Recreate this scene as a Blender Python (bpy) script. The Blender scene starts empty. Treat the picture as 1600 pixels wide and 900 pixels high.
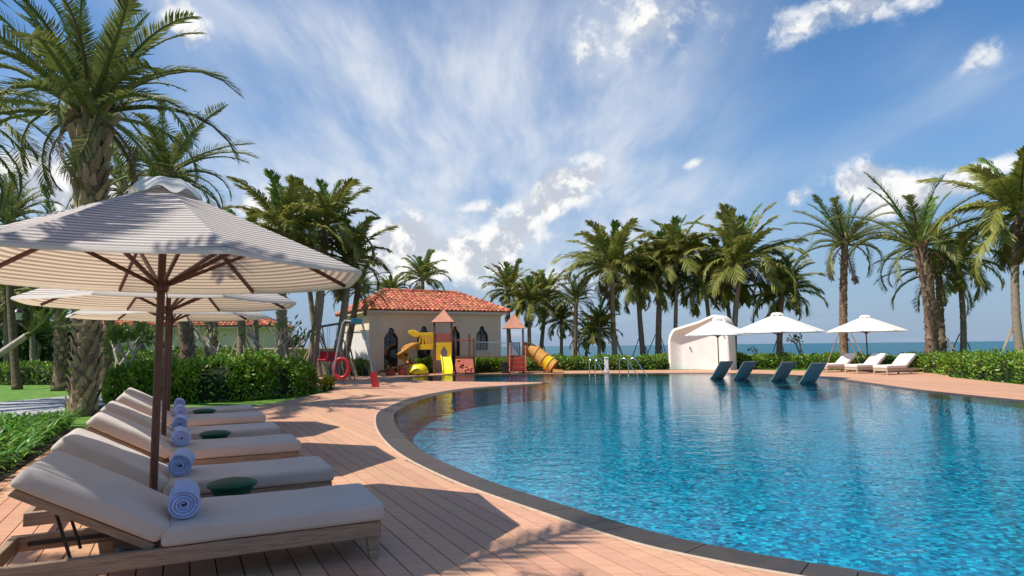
import bpy, bmesh, math, random
import numpy as np
from mathutils import Vector, Matrix

# ------------------------------------------------------------------ camera, world, sun, exposure
SC = bpy.context.scene
COL = SC.collection
F, EYE = 1000.0, 1.45                      # focal length in photo pixels (1600 wide), eye height in metres
PITCH, ROLL = math.atan(91.5 / F), math.radians(-0.63)
_f = np.array([0, math.cos(PITCH), math.sin(PITCH)]); _r = np.array([1.0, 0, 0]); _u = np.cross(_r, _f)
_c, _s = math.cos(ROLL), math.sin(ROLL)
_r, _u = _c * _r + _s * _u, -_s * _r + _c * _u
def ray(x, y): return _f + _r * (x - 800) / F + _u * (450 - y) / F
def gnd(x, y, z=0.0):
    d = ray(x, y); t = (z - EYE) / d[2]; return d * t + np.array([0, 0, EYE])
def atY(x, y, Y):
    d = ray(x, y); return d * (Y / d[1]) + np.array([0, 0, EYE])

cam = bpy.data.cameras.new('camera'); camo = bpy.data.objects.new('camera', cam); COL.objects.link(camo)
M = Matrix.Identity(4)
for i in range(3):
    M[i][0], M[i][1], M[i][2] = _r[i], _u[i], -_f[i]
M[2][3] = EYE
camo.matrix_world = M
cam.lens = 22.5; cam.sensor_width = 36; cam.clip_start = 0.05; cam.clip_end = 60000
SC.camera = camo
SC.render.engine = 'CYCLES'
SC.cycles.use_denoising = True
SC.cycles.max_bounces = 8; SC.cycles.transparent_max_bounces = 12
SC.cycles.caustics_reflective = False; SC.cycles.caustics_refractive = False
SC.view_settings.view_transform = 'Standard'; SC.view_settings.look = 'None'
SC.view_settings.gamma = 1.0; SC.view_settings.exposure = 0.42
SC.view_settings.use_curve_mapping = False

TO_SUN = Vector((-1.20, -0.50, 2.04)).normalized()
SUN_EL = math.asin(TO_SUN.z); SUN_AZ = math.atan2(TO_SUN.x, TO_SUN.y)
sl = bpy.data.lights.new('sun', 'SUN'); sl.energy = 4.6; sl.angle = math.radians(0.5); sl.color = (1.0, 0.94, 0.85)
so = bpy.data.objects.new('sun', sl); COL.objects.link(so)
so.rotation_euler = TO_SUN.to_track_quat('Z', 'Y').to_euler()

class NG:
    """tiny node-graph helper"""
    def __init__(s, tree): s.t = tree; s.n = tree.nodes; s.l = tree.links
    def new(s, t, **kw):
        n = s.n.new(t)
        for k, v in kw.items(): setattr(n, k, v)
        return n
    def put(s, sock, v):
        if isinstance(v, bpy.types.NodeSocket): s.l.new(v, sock)
        elif v is not None:
            if hasattr(sock.default_value, '__len__') and not hasattr(v, '__len__'): v = [v] * len(sock.default_value)
            if hasattr(sock.default_value, '__len__') and len(sock.default_value) == 4 and len(v) == 3: v = (*v, 1)
            sock.default_value = v
    def m(s, op, a, b=None, c=None, clamp=False):
        n = s.new('ShaderNodeMath', operation=op, use_clamp=clamp)
        for i, v in enumerate((a, b, c)):
            if v is not None: s.put(n.inputs[i], v)
        return n.outputs[0]
    def vm(s, op, a, b=None, out=0):
        n = s.new('ShaderNodeVectorMath', operation=op)
        s.put(n.inputs[0], a)
        if b is not None: s.put(n.inputs[3 if op == 'SCALE' else 1], b)
        return n.outputs['Value'] if op == 'DOT_PRODUCT' else n.outputs[0]
    def mix(s, fac, a, b, blend='MIX'):
        n = s.new('ShaderNodeMix', data_type='RGBA', blend_type=blend)
        s.put(n.inputs[0], fac); s.put(n.inputs[6], a); s.put(n.inputs[7], b)
        return n.outputs[2]
    def noise(s, vec, scale, detail=4, rough=0.55, dist=0.0, out='Fac'):
        n = s.new('ShaderNodeTexNoise')
        if vec is not None: s.put(n.inputs['Vector'], vec)
        s.put(n.inputs['Scale'], scale); s.put(n.inputs['Detail'], detail); s.put(n.inputs['Roughness'], rough); s.put(n.inputs['Distortion'], dist)
        return n.outputs[out]
    def rng(s, v, a, b, c=0.0, d=1.0, smooth=True):
        n = s.new('ShaderNodeMapRange', interpolation_type='SMOOTHSTEP' if smooth else 'LINEAR')
        for i, x in enumerate((v, a, b, c, d)): s.put(n.inputs[i], x)
        return n.outputs[0]
    def mapping(s, vec, loc=(0, 0, 0), rot=(0, 0, 0), scale=(1, 1, 1)):
        n = s.new('ShaderNodeMapping'); s.put(n.inputs[0], vec)
        n.inputs[1].default_value = loc; n.inputs[2].default_value = rot; n.inputs[3].default_value = scale
        return n.outputs[0]

def build_world():
    w = bpy.data.worlds.new('World'); SC.world = w; w.use_nodes = True
    w.cycles.sampling_method = 'MANUAL'; w.cycles.sample_map_resolution = 512
    g = NG(w.node_tree); g.n.clear()
    out = g.new('ShaderNodeOutputWorld'); bg = g.new('ShaderNodeBackground')
    g.l.new(bg.outputs[0], out.inputs[0])
    sky = g.new('ShaderNodeTexSky', sky_type='NISHITA')
    sky.sun_disc = False; sky.sun_elevation = SUN_EL; sky.sun_rotation = SUN_AZ
    sky.air_density = 1.0; sky.dust_density = 0.6; sky.ozone_density = 2.0; sky.altitude = 0
    d = g.new('ShaderNodeTexCoord').outputs['Generated']
    sep = g.new('ShaderNodeSeparateXYZ'); g.l.new(d, sep.inputs[0])
    x, y, z = sep.outputs
    zc = g.m('MAXIMUM', z, 0.0)
    # photographic blue: deepen saturation of the sky dome evenly
    hs = g.new('ShaderNodeHueSaturation'); g.put(hs.inputs['Saturation'], 1.27); g.put(hs.inputs['Value'], 0.95); g.put(hs.inputs['Color'], sky.outputs[0])
    # warm grey-blue haze near the horizon kept moderate
    base = g.vm('SCALE', hs.outputs[0], 0.12)
    base = g.mix(g.rng(zc, 0.0, 0.36, 0.88, 0.0), base, (0.19, 0.285, 0.43))
    # cirrus: noise on a plane above the viewer, streaked
    inv = g.m('DIVIDE', 1.0, g.m('ADD', zc, 0.10))
    comb = g.new('ShaderNodeCombineXYZ'); g.l.new(g.m('MULTIPLY', x, inv), comb.inputs[0]); g.l.new(g.m('MULTIPLY', y, inv), comb.inputs[1])
    pl = comb.outputs[0]
    warp = g.noise(pl, 0.9, 3, 0.5, out='Color')
    plw = g.vm('ADD', pl, g.vm('SCALE', g.vm('SUBTRACT', warp, (0.5, 0.5, 0.5)), 0.32))
    st = g.noise(g.mapping(plw, rot=(0, 0, math.radians(60)), scale=(1.8, 0.42, 1)), 2.2, 7, 0.60, 0.1)
    st2 = g.noise(g.mapping(plw, loc=(3, 1, 0), rot=(0, 0, math.radians(40)), scale=(1.2, 0.65, 1)), 1.3, 5, 0.58)
    big = g.noise(g.mapping(pl, loc=(7.3, 2.2, 0)), 0.45, 2, 0.5)
    grow = 1.0
    def spot(px, py, sx, sy, rot=0.0):
        d0 = Vector(ray(px, py)).normalized(); r0 = Vector(_r); u0 = Vector(_u)
        r1 = r0 * math.cos(rot) - u0 * math.sin(rot); u1 = r0 * math.sin(rot) + u0 * math.cos(rot)
        r1 = (r1 - d0 * r1.dot(d0)).normalized(); u1 = (u1 - d0 * u1.dot(d0)).normalized()
        c = g.m('MAXIMUM', g.vm('DOT_PRODUCT', d, tuple(d0)), 0.05)
        sx, sy = sx * grow, sy * grow
        a = g.m('DIVIDE', g.vm('DOT_PRODUCT', d, tuple(r1)), g.m('MULTIPLY', c, sx / F))
        b = g.m('DIVIDE', g.vm('DOT_PRODUCT', d, tuple(u1)), g.m('MULTIPLY', c, sy / F))
        q = g.m('ADD', g.m('MULTIPLY', a, a), g.m('MULTIPLY', b, b))
        e = g.m('EXPONENT', g.m('MULTIPLY', q, -1.0))
        return g.m('MULTIPLY', e, g.m('GREATER_THAN', g.vm('DOT_PRODUCT', d, tuple(d0)), 0.05))
    def total(lst):
        t = None
        for p in lst:
            s = spot(*p[:5]); s = g.m('MULTIPLY', s, p[5]) if len(p) > 5 else s
            t = s if t is None else g.m('ADD', t, s)
        return t
    veil = total([(760, 190, 330, 190, 0.45, 1.0), (980, 60, 150, 90, -0.3, 0.9), (480, 60, 260, 60, 0.2, 0.55), (620, 290, 330, 90, 0.0, 0.6),
                  (130, 270, 260, 110, 0.0, 0.55), (880, 360, 260, 70, -0.2, 0.45), (1500, 120, 90, 50, 0.6, 0.25), (1380, 200, 130, 30, -0.5, 0.2)])
    veil = g.m('ADD', veil, g.m('MULTIPLY', g.rng(big, 0.52, 0.75), 0.30))
    tex = g.m('ADD', g.m('MULTIPLY', st, 0.6), g.m('MULTIPLY', st2, 0.5))
    cir = g.m('MULTIPLY', g.rng(tex, 0.38, 0.78), g.m('MINIMUM', veil, 1.0))
    cir = g.m('ADD', cir, g.m('MULTIPLY', g.m('MINIMUM', veil, 1.0), 0.22))
    cir = g.m('MINIMUM', cir, 0.86)
    # cumulus: billowing noise in lumps
    wv = g.vm('ADD', d, g.vm('SCALE', g.vm('SUBTRACT', g.noise(d, 9, 3, 0.5, out='Color'), (0.5, 0.5, 0.5)), 0.05))
    n1 = g.noise(wv, 17, 7, 0.60)
    n2 = g.noise(g.vm('ADD', wv, tuple(Vector(TO_SUN) * 0.02 + Vector((0, 0, 0.008)))), 17, 7, 0.60)
    grow = 1.12
    cm = total([(885, 285, 55, 30, -0.3), (850, 325, 60, 30, -0.6), (620, 365, 50, 26), (690, 400, 110, 32), (590, 410, 70, 30), (770, 385, 60, 30, -0.3, .8),
                (410, 322, 62, 24), (50, 280, 90, 30), (110, 300, 50, 30), (1355, 283, 42, 25), (1402, 312, 38, 20, -0.4), (1515, 280, 40, 13, -0.5), (286, 32, 34, 22, 0.8, .85),
                (1330, 12, 110, 26, -0.1, .9), (745, 324, 34, 11, 0, .7), (1085, 254, 16, 8, -0.4, .8), (1243, 312, 18, 12, -0.6, .7), (1000, 40, 85, 55, -0.4, .75), (870, 440, 90, 22, 0, .6), (1535, 90, 30, 18, -.8, .4)])
    lowband = g.m('MULTIPLY', g.rng(zc, 0.06, 0.16), g.rng(zc, 0.22, 0.42, 1.0, 0.0))
    back = g.m('GREATER_THAN', 0.35, y)                    # the rest of the horizon, outside the picture, has scattered cumulus as well
    scat = g.m('MULTIPLY', g.m('MULTIPLY', lowband, g.rng(g.noise(d, 3.2, 2, 0.5), 0.50, 0.66)), back)
    dens = g.m('ADD', g.m('MAXIMUM', cm, scat), g.m('MULTIPLY', g.m('SUBTRACT', n1, 0.5), 2.6))
    gate = g.rng(g.m('MAXIMUM', cm, scat), 0.06, 0.35)
    cu = g.m('MULTIPLY', g.rng(dens, 0.22, 1.0), gate)
    lit = g.rng(g.m('ADD', g.m('SUBTRACT', n1, n2), g.m('MULTIPLY', g.m('SUBTRACT', dens, 0.7), -0.02)), -0.07, 0.08)
    cucol = g.mix(lit, (0.43, 0.46, 0.52), (0.76, 0.755, 0.74))
    c1 = g.mix(cir, base, (0.56, 0.60, 0.67))
    c2 = g.mix(g.m('MULTIPLY', cu, 0.95), c1, cucol)
    g.l.new(c2, bg.inputs[0]); bg.inputs[1].default_value = 1.0
build_world()

# ------------------------------------------------------------------ helpers
RNG = random.Random(7)
U2 = np.array([-0.4602, 0.8878]); V2 = np.array([0.8878, 0.4602])      # the deck's grid: along the planks, across them
ANG = math.atan2(V2[1], V2[0])

def tag(o, label=None, cat=None, group=None, kind=None):
    if label: o['label'] = label
    if cat: o['category'] = cat
    if group: o['group'] = group
    if kind: o['kind'] = kind
    return o
def empty(name, loc=(0, 0, 0), rz=0.0, parent=None):
    o = bpy.data.objects.new(name, None); o.empty_display_size = 0.1; COL.objects.link(o)
    o.location = loc; o.rotation_euler = (0, 0, rz); o.parent = parent
    return o
def link(name, me, parent=None, mat=None):
    o = bpy.data.objects.new(name, me); COL.objects.link(o); o.parent = parent
    if mat is not None and not me.materials: me.materials.append(mat)
    return o
def copy_tree(o, parent=None):
    c = o.copy(); COL.objects.link(c); c.parent = parent
    for ch in list(o.children): copy_tree(ch, c)
    return c

class MB:
    def __init__(s): s.v = []; s.f = []; s.uv = {}
    def add(s, vs, fs):
        b = len(s.v); s.v += [tuple(map(float, p)) for p in vs]; s.f += [tuple(i + b for i in f) for f in fs]; return s
    def box(s, c, size, rot=None, taper=1.0, off=(0, 0)):
        hx, hy, hz = size[0] / 2, size[1] / 2, size[2] / 2
        pts = [Vector((sx * hx * (taper if sz < 0 else 1) + (off[0] if sz < 0 else 0), sy * hy * (taper if sz < 0 else 1) + (off[1] if sz < 0 else 0), sz * hz)) for sz in (-1, 1) for sy in (-1, 1) for sx in (-1, 1)]
        if rot is not None: pts = [rot @ p for p in pts]
        c = Vector(c)
        return s.add([p + c for p in pts], [(0, 2, 3, 1), (4, 5, 7, 6), (0, 1, 5, 4), (2, 6, 7, 3), (0, 4, 6, 2), (1, 3, 7, 5)])
    def beam(s, a, b, w, h, up=(0, 0, 1)):
        a, b = Vector(a), Vector(b); d = (b - a); L = d.length; d.normalize(); up = Vector(up)
        if abs(d.dot(up)) > 0.98: up = Vector((1, 0, 0))
        sd = d.cross(up).normalized(); up = sd.cross(d)
        R = Matrix((d, sd, up)).transposed()
        return s.box((a + b) / 2, (L, w, h), R)
    def tube(s, pts, rad, seg=8, cap=True):
        pts = [Vector(p) for p in pts]; n = len(pts)
        if not hasattr(rad, '__len__'): rad = [rad] * n
        base = len(s.v); prev = None; vs = []
        for i, p in enumerate(pts):
            t = (pts[min(i + 1, n - 1)] - pts[max(i - 1, 0)]).normalized()
            if prev is None:
                a = Vector((1, 0, 0)) if abs(t.x) < 0.9 else Vector((0, 1, 0))
                prev = t.cross(a).normalized()
            prev = (prev - t * prev.dot(t)).normalized(); bn = t.cross(prev)
            for k in range(seg):
                an = 2 * math.pi * k / seg
                vs.append(p + (prev * math.cos(an) + bn * math.sin(an)) * rad[i])
        fs = [(i * seg + k, i * seg + (k + 1) % seg, (i + 1) * seg + (k + 1) % seg, (i + 1) * seg + k) for i in range(n - 1) for k in range(seg)]
        if cap: fs += [tuple(range(seg))[::-1], tuple((n - 1) * seg + k for k in range(seg))]
        return s.add(vs, fs)
    def lathe(s, prof, seg=16, c=(0, 0, 0), cap=True):
        vs = [(c[0] + r * math.cos(2 * math.pi * k / seg), c[1] + r * math.sin(2 * math.pi * k / seg), c[2] + z) for r, z in prof for k in range(seg)]
        n = len(prof)
        fs = [(i * seg + k, i * seg + (k + 1) % seg, (i + 1) * seg + (k + 1) % seg, (i + 1) * seg + k) for i in range(n - 1) for k in range(seg)]
        if cap: fs += [tuple(range(seg))[::-1], tuple((n - 1) * seg + k for k in range(seg))]
        return s.add(vs, fs)
    def prism(s, poly, a, b):
        """polygon given as 3-D points, swept from offset a to offset b (vectors)"""
        n = len(poly); a, b = Vector(a), Vector(b)
        vs = [Vector(p) + a for p in poly] + [Vector(p) + b for p in poly]
        return s.add(vs, [tuple(range(n))[::-1], tuple(range(n, 2 * n))] + [(i, (i + 1) % n, n + (i + 1) % n, n + i) for i in range(n)])
    def mesh(s, name, smooth=False, bevel=0.0, bseg=2):
        me = bpy.data.meshes.new(name); me.from_pydata(s.v, [], s.f)
        if bevel > 0:
            bm = bmesh.new(); bm.from_mesh(me)
            bmesh.ops.bevel(bm, geom=[e for e in bm.edges if len(e.link_faces) == 2 and e.calc_face_angle(0) > 0.5], offset=bevel, segments=bseg, affect='EDGES', profile=0.5, clamp_overlap=True)
            bm.to_mesh(me); bm.free()
        bm = bmesh.new(); bm.from_mesh(me); bmesh.ops.recalc_face_normals(bm, faces=bm.faces); bm.to_mesh(me); bm.free()
        if smooth:
            me.polygons.foreach_set('use_smooth', [True] * len(me.polygons))
            if smooth != 'all': 
                try: me.set_sharp_from_angle(angle=math.radians(40))
                except Exception: pass
        me.update()
        return me
    def build(s, name, mat, parent=None, smooth=False, bevel=0.0, bseg=2):
        return link(name, s.mesh(name, smooth, bevel, bseg), parent, mat)

def np_mesh(name, verts, faces, mat=None, uv=None):
    """verts (n,3), faces (m,k) arrays"""
    verts = np.asarray(verts, np.float32); faces = np.asarray(faces, np.int32); m, k = faces.shape
    me = bpy.data.meshes.new(name)
    me.vertices.add(len(verts)); me.vertices.foreach_set('co', verts.ravel())
    me.loops.add(m * k); me.loops.foreach_set('vertex_index', faces.ravel())
    me.polygons.add(m); me.polygons.foreach_set('loop_start', np.arange(0, m * k, k, dtype=np.int32))
    me.update(calc_edges=True); me.validate()
    if mat: me.materials.append(mat)
    return me

# ------------------------------------------------------------------ materials
MATS = {}
def mat(name, col, rough=0.6, var=0.12, scale=6.0, stretch=(1, 1, 1), rotz=0.0, bump=0.0, bscale=60.0, bstretch=None, metal=0.0, spec=0.4,
        rand=None, rvar=0.25, rhue=0.02, transl=0.0, col2=None, coords='Object', detail=5, coat=0.0, sheen=0.0):
    m = bpy.data.materials.new(name); m.use_nodes = True; g = NG(m.node_tree); g.n.clear()
    out = g.new('ShaderNodeOutputMaterial'); p = g.new('ShaderNodeBsdfPrincipled')
    tc = g.new('ShaderNodeTexCoord').outputs[coords]
    vec = g.mapping(tc, rot=(0, 0, rotz), scale=stretch)
    n = g.noise(vec, scale, detail, 0.6)
    c = Vector(col[:3]); lo = c * (1 - var); hi = c * (1 + var)
    if col2 is not None: lo, hi = c, Vector(col2)
    cc = g.mix(g.rng(n, 0.3, 0.7), tuple(lo), tuple(hi))
    if rand:
        r = g.new('ShaderNodeNewGeometry').outputs['Random Per Island'] if rand == 'island' else g.new('ShaderNodeObjectInfo').outputs['Random']
        if rand == 'both':
            r = g.m('FRACT', g.m('ADD', r, g.new('ShaderNodeNewGeometry').outputs['Random Per Island']))
        h = g.new('ShaderNodeHueSaturation'); g.put(h.inputs['Color'], cc)
        g.put(h.inputs['Value'], g.rng(r, 0, 1, 1 - rvar, 1 + rvar, smooth=False))
        r2 = g.m('FRACT', g.m('MULTIPLY', r, 7.31))
        g.put(h.inputs['Hue'], g.rng(r2, 0, 1, 0.5 - rhue, 0.5 + rhue, smooth=False))
        cc = h.outputs[0]
    g.put(p.inputs['Base Color'], cc); p.inputs['Metallic'].default_value = metal
    rn = g.rng(n, 0.2, 0.8, max(rough - 0.08, 0.02), min(rough + 0.08, 1.0)); g.put(p.inputs['Roughness'], rn)
    p.inputs['Specular IOR Level'].default_value = spec
    if coat: p.inputs['Coat Weight'].default_value = coat; p.inputs['Coat Roughness'].default_value = 0.08
    if sheen: p.inputs['Sheen Weight'].default_value = sheen
    if bump:
        b = g.new('ShaderNodeBump'); b.inputs['Strength'].default_value = bump; b.inputs['Distance'].default_value = 0.01
        bv = g.mapping(tc, rot=(0, 0, rotz), scale=bstretch or stretch)
        g.put(b.inputs['Height'], g.noise(bv, bscale, 4, 0.6)); g.put(p.inputs['Normal'], b.outputs[0])
    surf = p.outputs[0]
    if transl:
        t = g.new('ShaderNodeBsdfTranslucent'); g.put(t.inputs[0], cc)
        mx = g.new('ShaderNodeMixShader'); mx.inputs[0].default_value = transl; g.l.new(surf, mx.inputs[1]); g.l.new(t.outputs[0], mx.inputs[2]); surf = mx.outputs[0]
    g.l.new(surf, out.inputs[0])
    MATS[name] = m
    return m

WOOD_DECK = mat('deck_wood', (0.52, 0.285, 0.172), 0.55, 0.14, 3.0, (1, 14, 1), -math.atan2(U2[1], U2[0]), bump=0.25, bscale=9, bstretch=(1, 60, 1), rand='both', rvar=0.10, rhue=0.008)
DARK = mat('dark_void', (0.03, 0.022, 0.018), 0.9)
COPING = mat('coping_stone', (0.046, 0.034, 0.026), 0.36, 0.35, 5, bump=0.12, bscale=120, rand='both', rvar=0.10, spec=0.3)
TRIM = mat('pale_trim', (0.46, 0.33, 0.23), 0.7, 0.1, 10)
GRASS = mat('lawn_grass', (0.055, 0.15, 0.012), 0.8, 0.3, 3, col2=(0.13, 0.25, 0.025), bump=0.9, bscale=70, detail=8)
SOIL = mat('bed_soil', (0.06, 0.05, 0.035), 0.95, 0.3, 12, bump=0.6, bscale=50)
CONCRETE = mat('concrete_path', (0.36, 0.35, 0.35), 0.85, 0.12, 4, bump=0.2, bscale=160)
SAND = mat('beach_sand', (0.42, 0.34, 0.23), 0.9, 0.1, 2)

# ------------------------------------------------------------------ pool outline, ground, deck
def catmull(P, n=10, closed=True):
    P = [np.array(p, float) for p in P]; out = []; N = len(P)
    for i in range(N):
        p0, p1, p2, p3 = P[i - 1], P[i], P[(i + 1) % N], P[(i + 2) % N]
        for k in range(n):
            t = k / n
            out.append(0.5 * ((2 * p1) + (-p0 + p2) * t + (2 * p0 - 5 * p1 + 4 * p2 - p3) * t * t + (-p0 + 3 * p1 - 3 * p2 + p3) * t ** 3))
    return np.array(out)
px_edge = [(1250, 900), (1100, 872), (980, 844), (856, 803), (710, 751), (624, 707), (592, 672), (590, 648), (604, 638), (632, 626), (671, 616), (729, 607), (800, 602)]
px_prom = [(838, 599.6), (848, 598.4), (838, 597.6), (762, 597), (690, 596), (645, 594.5), (632, 592.5), (645, 589.5), (670, 587), (729, 584.8), (800, 584), (860, 584), (960, 583.5), (1050, 583)]
px_right = [(1160, 583.5), (1250, 586.5), (1310, 592), (1370, 600), (1420, 607), (1475, 613.5), (1600, 626)]
ctrl = [gnd(*p)[:2] for p in px_edge + px_prom + px_right] + [np.array(p) for p in [(13.0, 12.2), (13.6, 8.5), (12.0, 4.6), (8.4, 2.6), (5.0, 2.6), (3.2, 3.3)]]
curve = catmull(ctrl, 12)
def resample(C, step):
    D = np.r_[0, np.cumsum(np.linalg.norm(np.roll(C, -1, 0) - C, axis=1))]; L = D[-1]; n = int(L / step)
    CC = np.vstack([C, C[:1]]); t = np.linspace(0, L, n, endpoint=False)
    return np.c_[np.interp(t, D, CC[:, 0]), np.interp(t, D, CC[:, 1])]
POOL = resample(curve, 0.15)
def offset(C, d):
    T = np.roll(C, -1, 0) - np.roll(C, 1, 0); T /= np.linalg.norm(T, axis=1)[:, None]
    N = np.c_[-T[:, 1], T[:, 0]]
    area = 0.5 * np.sum(C[:, 0] * np.roll(C[:, 1], -1) - np.roll(C[:, 0], -1) * C[:, 1])
    return C + N * d * (1 if area > 0 else -1)
POOL_IN = offset(POOL, 0.44)
# keep the offset from folding where the outline turns tightly
for _ in range(6): POOL_IN = (np.roll(POOL_IN, 1, 0) + POOL_IN * 2 + np.roll(POOL_IN, -1, 0)) / 4

def filled(loops, z):
    bm = bmesh.new(); es = []
    for L in loops:
        vs = [bm.verts.new((p[0], p[1], z)) for p in L]
        es += [bm.edges.new((vs[i], vs[(i + 1) % len(vs)])) for i in range(len(vs))]
    bmesh.ops.triangle_fill(bm, use_beauty=True, use_dissolve=False, edges=es)
    for f in bm.faces:
        f.normal_update()
        if f.normal.z < 0: f.normal_flip()
    me = bpy.data.meshes.new('sheet'); bm.to_mesh(me); bm.free(); return me

HOLE = offset(POOL, 0.05)[::2]
ground = link('ground', filled([[(-160, -40), (120, -40), (120, 62), (-160, 62)], HOLE], -0.055), None, GRASS)
tag(ground, 'green lawn and planted ground around the pool terrace', kind='structure')
beach = MB().add([(-160, 62, -0.055), (120, 62, -0.055), (120, 90, -2.6), (-160, 90, -2.6)], [(0, 1, 2, 3)]).build('beach', SAND)
tag(beach, 'sand sloping down to the sea', kind='structure')

def sea_material():
    m = bpy.data.materials.new('sea_water'); m.use_nodes = True; g = NG(m.node_tree); p = g.n['Principled BSDF']
    tc = g.new('ShaderNodeTexCoord').outputs['Object']
    n = g.noise(g.mapping(tc, scale=(0.02, 0.12, 1)), 1.0, 6, 0.6)
    g.put(p.inputs['Base Color'], g.mix(g.rng(n, 0.35, 0.7), (0.004, 0.062, 0.10), (0.012, 0.12, 0.15)))
    p.inputs['Roughness'].default_value = 0.35; p.inputs['Specular IOR Level'].default_value = 0.12
    b = g.new('ShaderNodeBump'); b.inputs['Strength'].default_value = 0.6; b.inputs['Distance'].default_value = 0.4
    g.put(b.inputs['Height'], g.noise(g.mapping(tc, scale=(0.25, 0.6, 1)), 1.0, 5, 0.6)); g.put(p.inputs['Normal'], b.outputs[0])
    return m
sea = MB().add([(-30000, 70, -1.6), (30000, 70, -1.6), (30000, 40000, -1.6), (-30000, 40000, -1.6)], [(0, 1, 2, 3)]).build('sea', sea_material())
tag(sea, 'blue green sea reaching the horizon', kind='structure')

DECK_OUT = [(-5.55, 1.2), (-5.2, 4.5), (-5.95, 8.0)]
_o = np.array([-0.867, 4.306])
DECK_OUT = [tuple(_o + U2 * a - V2 * b) for a, b in [(-5.0, 2.9), (0.0, 2.95), (2.5, 3.0), (9.2, 2.9), (10.2, 1.5)]]
DECK_OUT += [tuple(gnd(*p)[:2]) for p in [(330, 636), (400, 634), (440, 628), (480, 619), (512, 612), (524, 606)]]
DECK_OUT += [(-9.0, 25.5), (-11.5, 31.0), (-9.3, 36.6), (-1.0, 40.6), (2.0, 38.0), (8.0, 37.6), (13.0, 37.2), (15.0, 34.6), (20.6, 34.0), (19.6, 29.2), (18.0, 26.6), (17.6, 24.7), (16.9, 21.2), (16.6, 14), (17.0, 6), (12, -2.5), (3, -4)]

def crossings(poly, P0, d):
    """sorted parameters along P0 + t d where it crosses the polygon loops"""
    nrm = np.array([-d[1], d[0]]); out = []
    for L in poly:
        L = np.asarray(L); a = (L - P0) @ nrm; b = np.roll(a, -1); m = (a > 0) != (b > 0)
        t = (L - P0) @ d; t2 = np.roll(t, -1)
        out += list(t[m] + (t2[m] - t[m]) * (a[m] / (a[m] - b[m])))
    return sorted(out)
POOL_D = offset(POOL, 0.0)
LOOPS = [np.array(DECK_OUT), POOL_D]
deck = link('deck', filled([DECK_OUT, offset(POOL, 0.03)[::2]], -0.034), None, DARK)
tag(deck, 'warm reddish brown plank deck curving round the pool', kind='structure')
def make_planks():
    PIT, GAP, TH = 0.158, 0.0095, 0.026
    pw = np.array(DECK_OUT) @ V2; lo, hi = pw.min(), pw.max()
    planks = []; rr = random.Random(3)
    for i in range(int((hi - lo) / PIT) + 1):
        w0 = lo + i * PIT + GAP / 2; w1 = lo + (i + 1) * PIT - GAP / 2; wm = (w0 + w1) / 2
        cs = [crossings(LOOPS, V2 * w, U2) for w in (w0, w1, wm)]
        if len(cs[0]) == len(cs[1]) == len(cs[2]): a, b = cs[0], cs[1]
        else: a = b = cs[2]
        for k in range(0, len(a) - 1, 2):
            s0, s1, e0, e1 = a[k], b[k], a[k + 1], b[k + 1]
            cuts = []; t = max(s0, s1) + rr.uniform(2.0, 7.5)
            while t < min(e0, e1) - 0.8: cuts.append(t); t += 7.2
            prev = (s0, s1)
            for c in cuts + [None]:
                nx = (e0, e1) if c is None else (c - 0.002, c - 0.002)
                if (nx[0] - prev[0]) + (nx[1] - prev[1]) > 0.1:
                    planks.append([V2 * w0 + U2 * prev[0], V2 * w0 + U2 * nx[0], V2 * w1 + U2 * nx[1], V2 * w1 + U2 * prev[1]])
                if c is not None: prev = (c + 0.002, c + 0.002)
    def mesh_add(mb, q):
        mb.prism([(p[0], p[1], 0) for p in q[::-1]], (0, 0, -TH), (0, 0, 0))
    def key(q):
        c = sum(q) / 4
        best = 1e9
        for t in np.linspace(0, 1, 9):
            p = (q[0] + q[3]) / 2 * (1 - t) + (q[1] + q[2]) / 2 * t
            if p[1] < 1.0: continue
            r = abs(p[0]) / p[1]
            best = min(best, np.hypot(*p) + (50 if r > 0.84 else 0))
        return best
    planks.sort(key=key)
    for q in planks[:300]:
        mb = MB(); mesh_add(mb, q); mb.build('plank', WOOD_DECK, deck)
    mb = MB()
    for q in planks[300:]: mesh_add(mb, q)
    o = mb.build('far_planks', WOOD_DECK, deck); o['kind'] = 'stuff'
make_planks()

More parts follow.
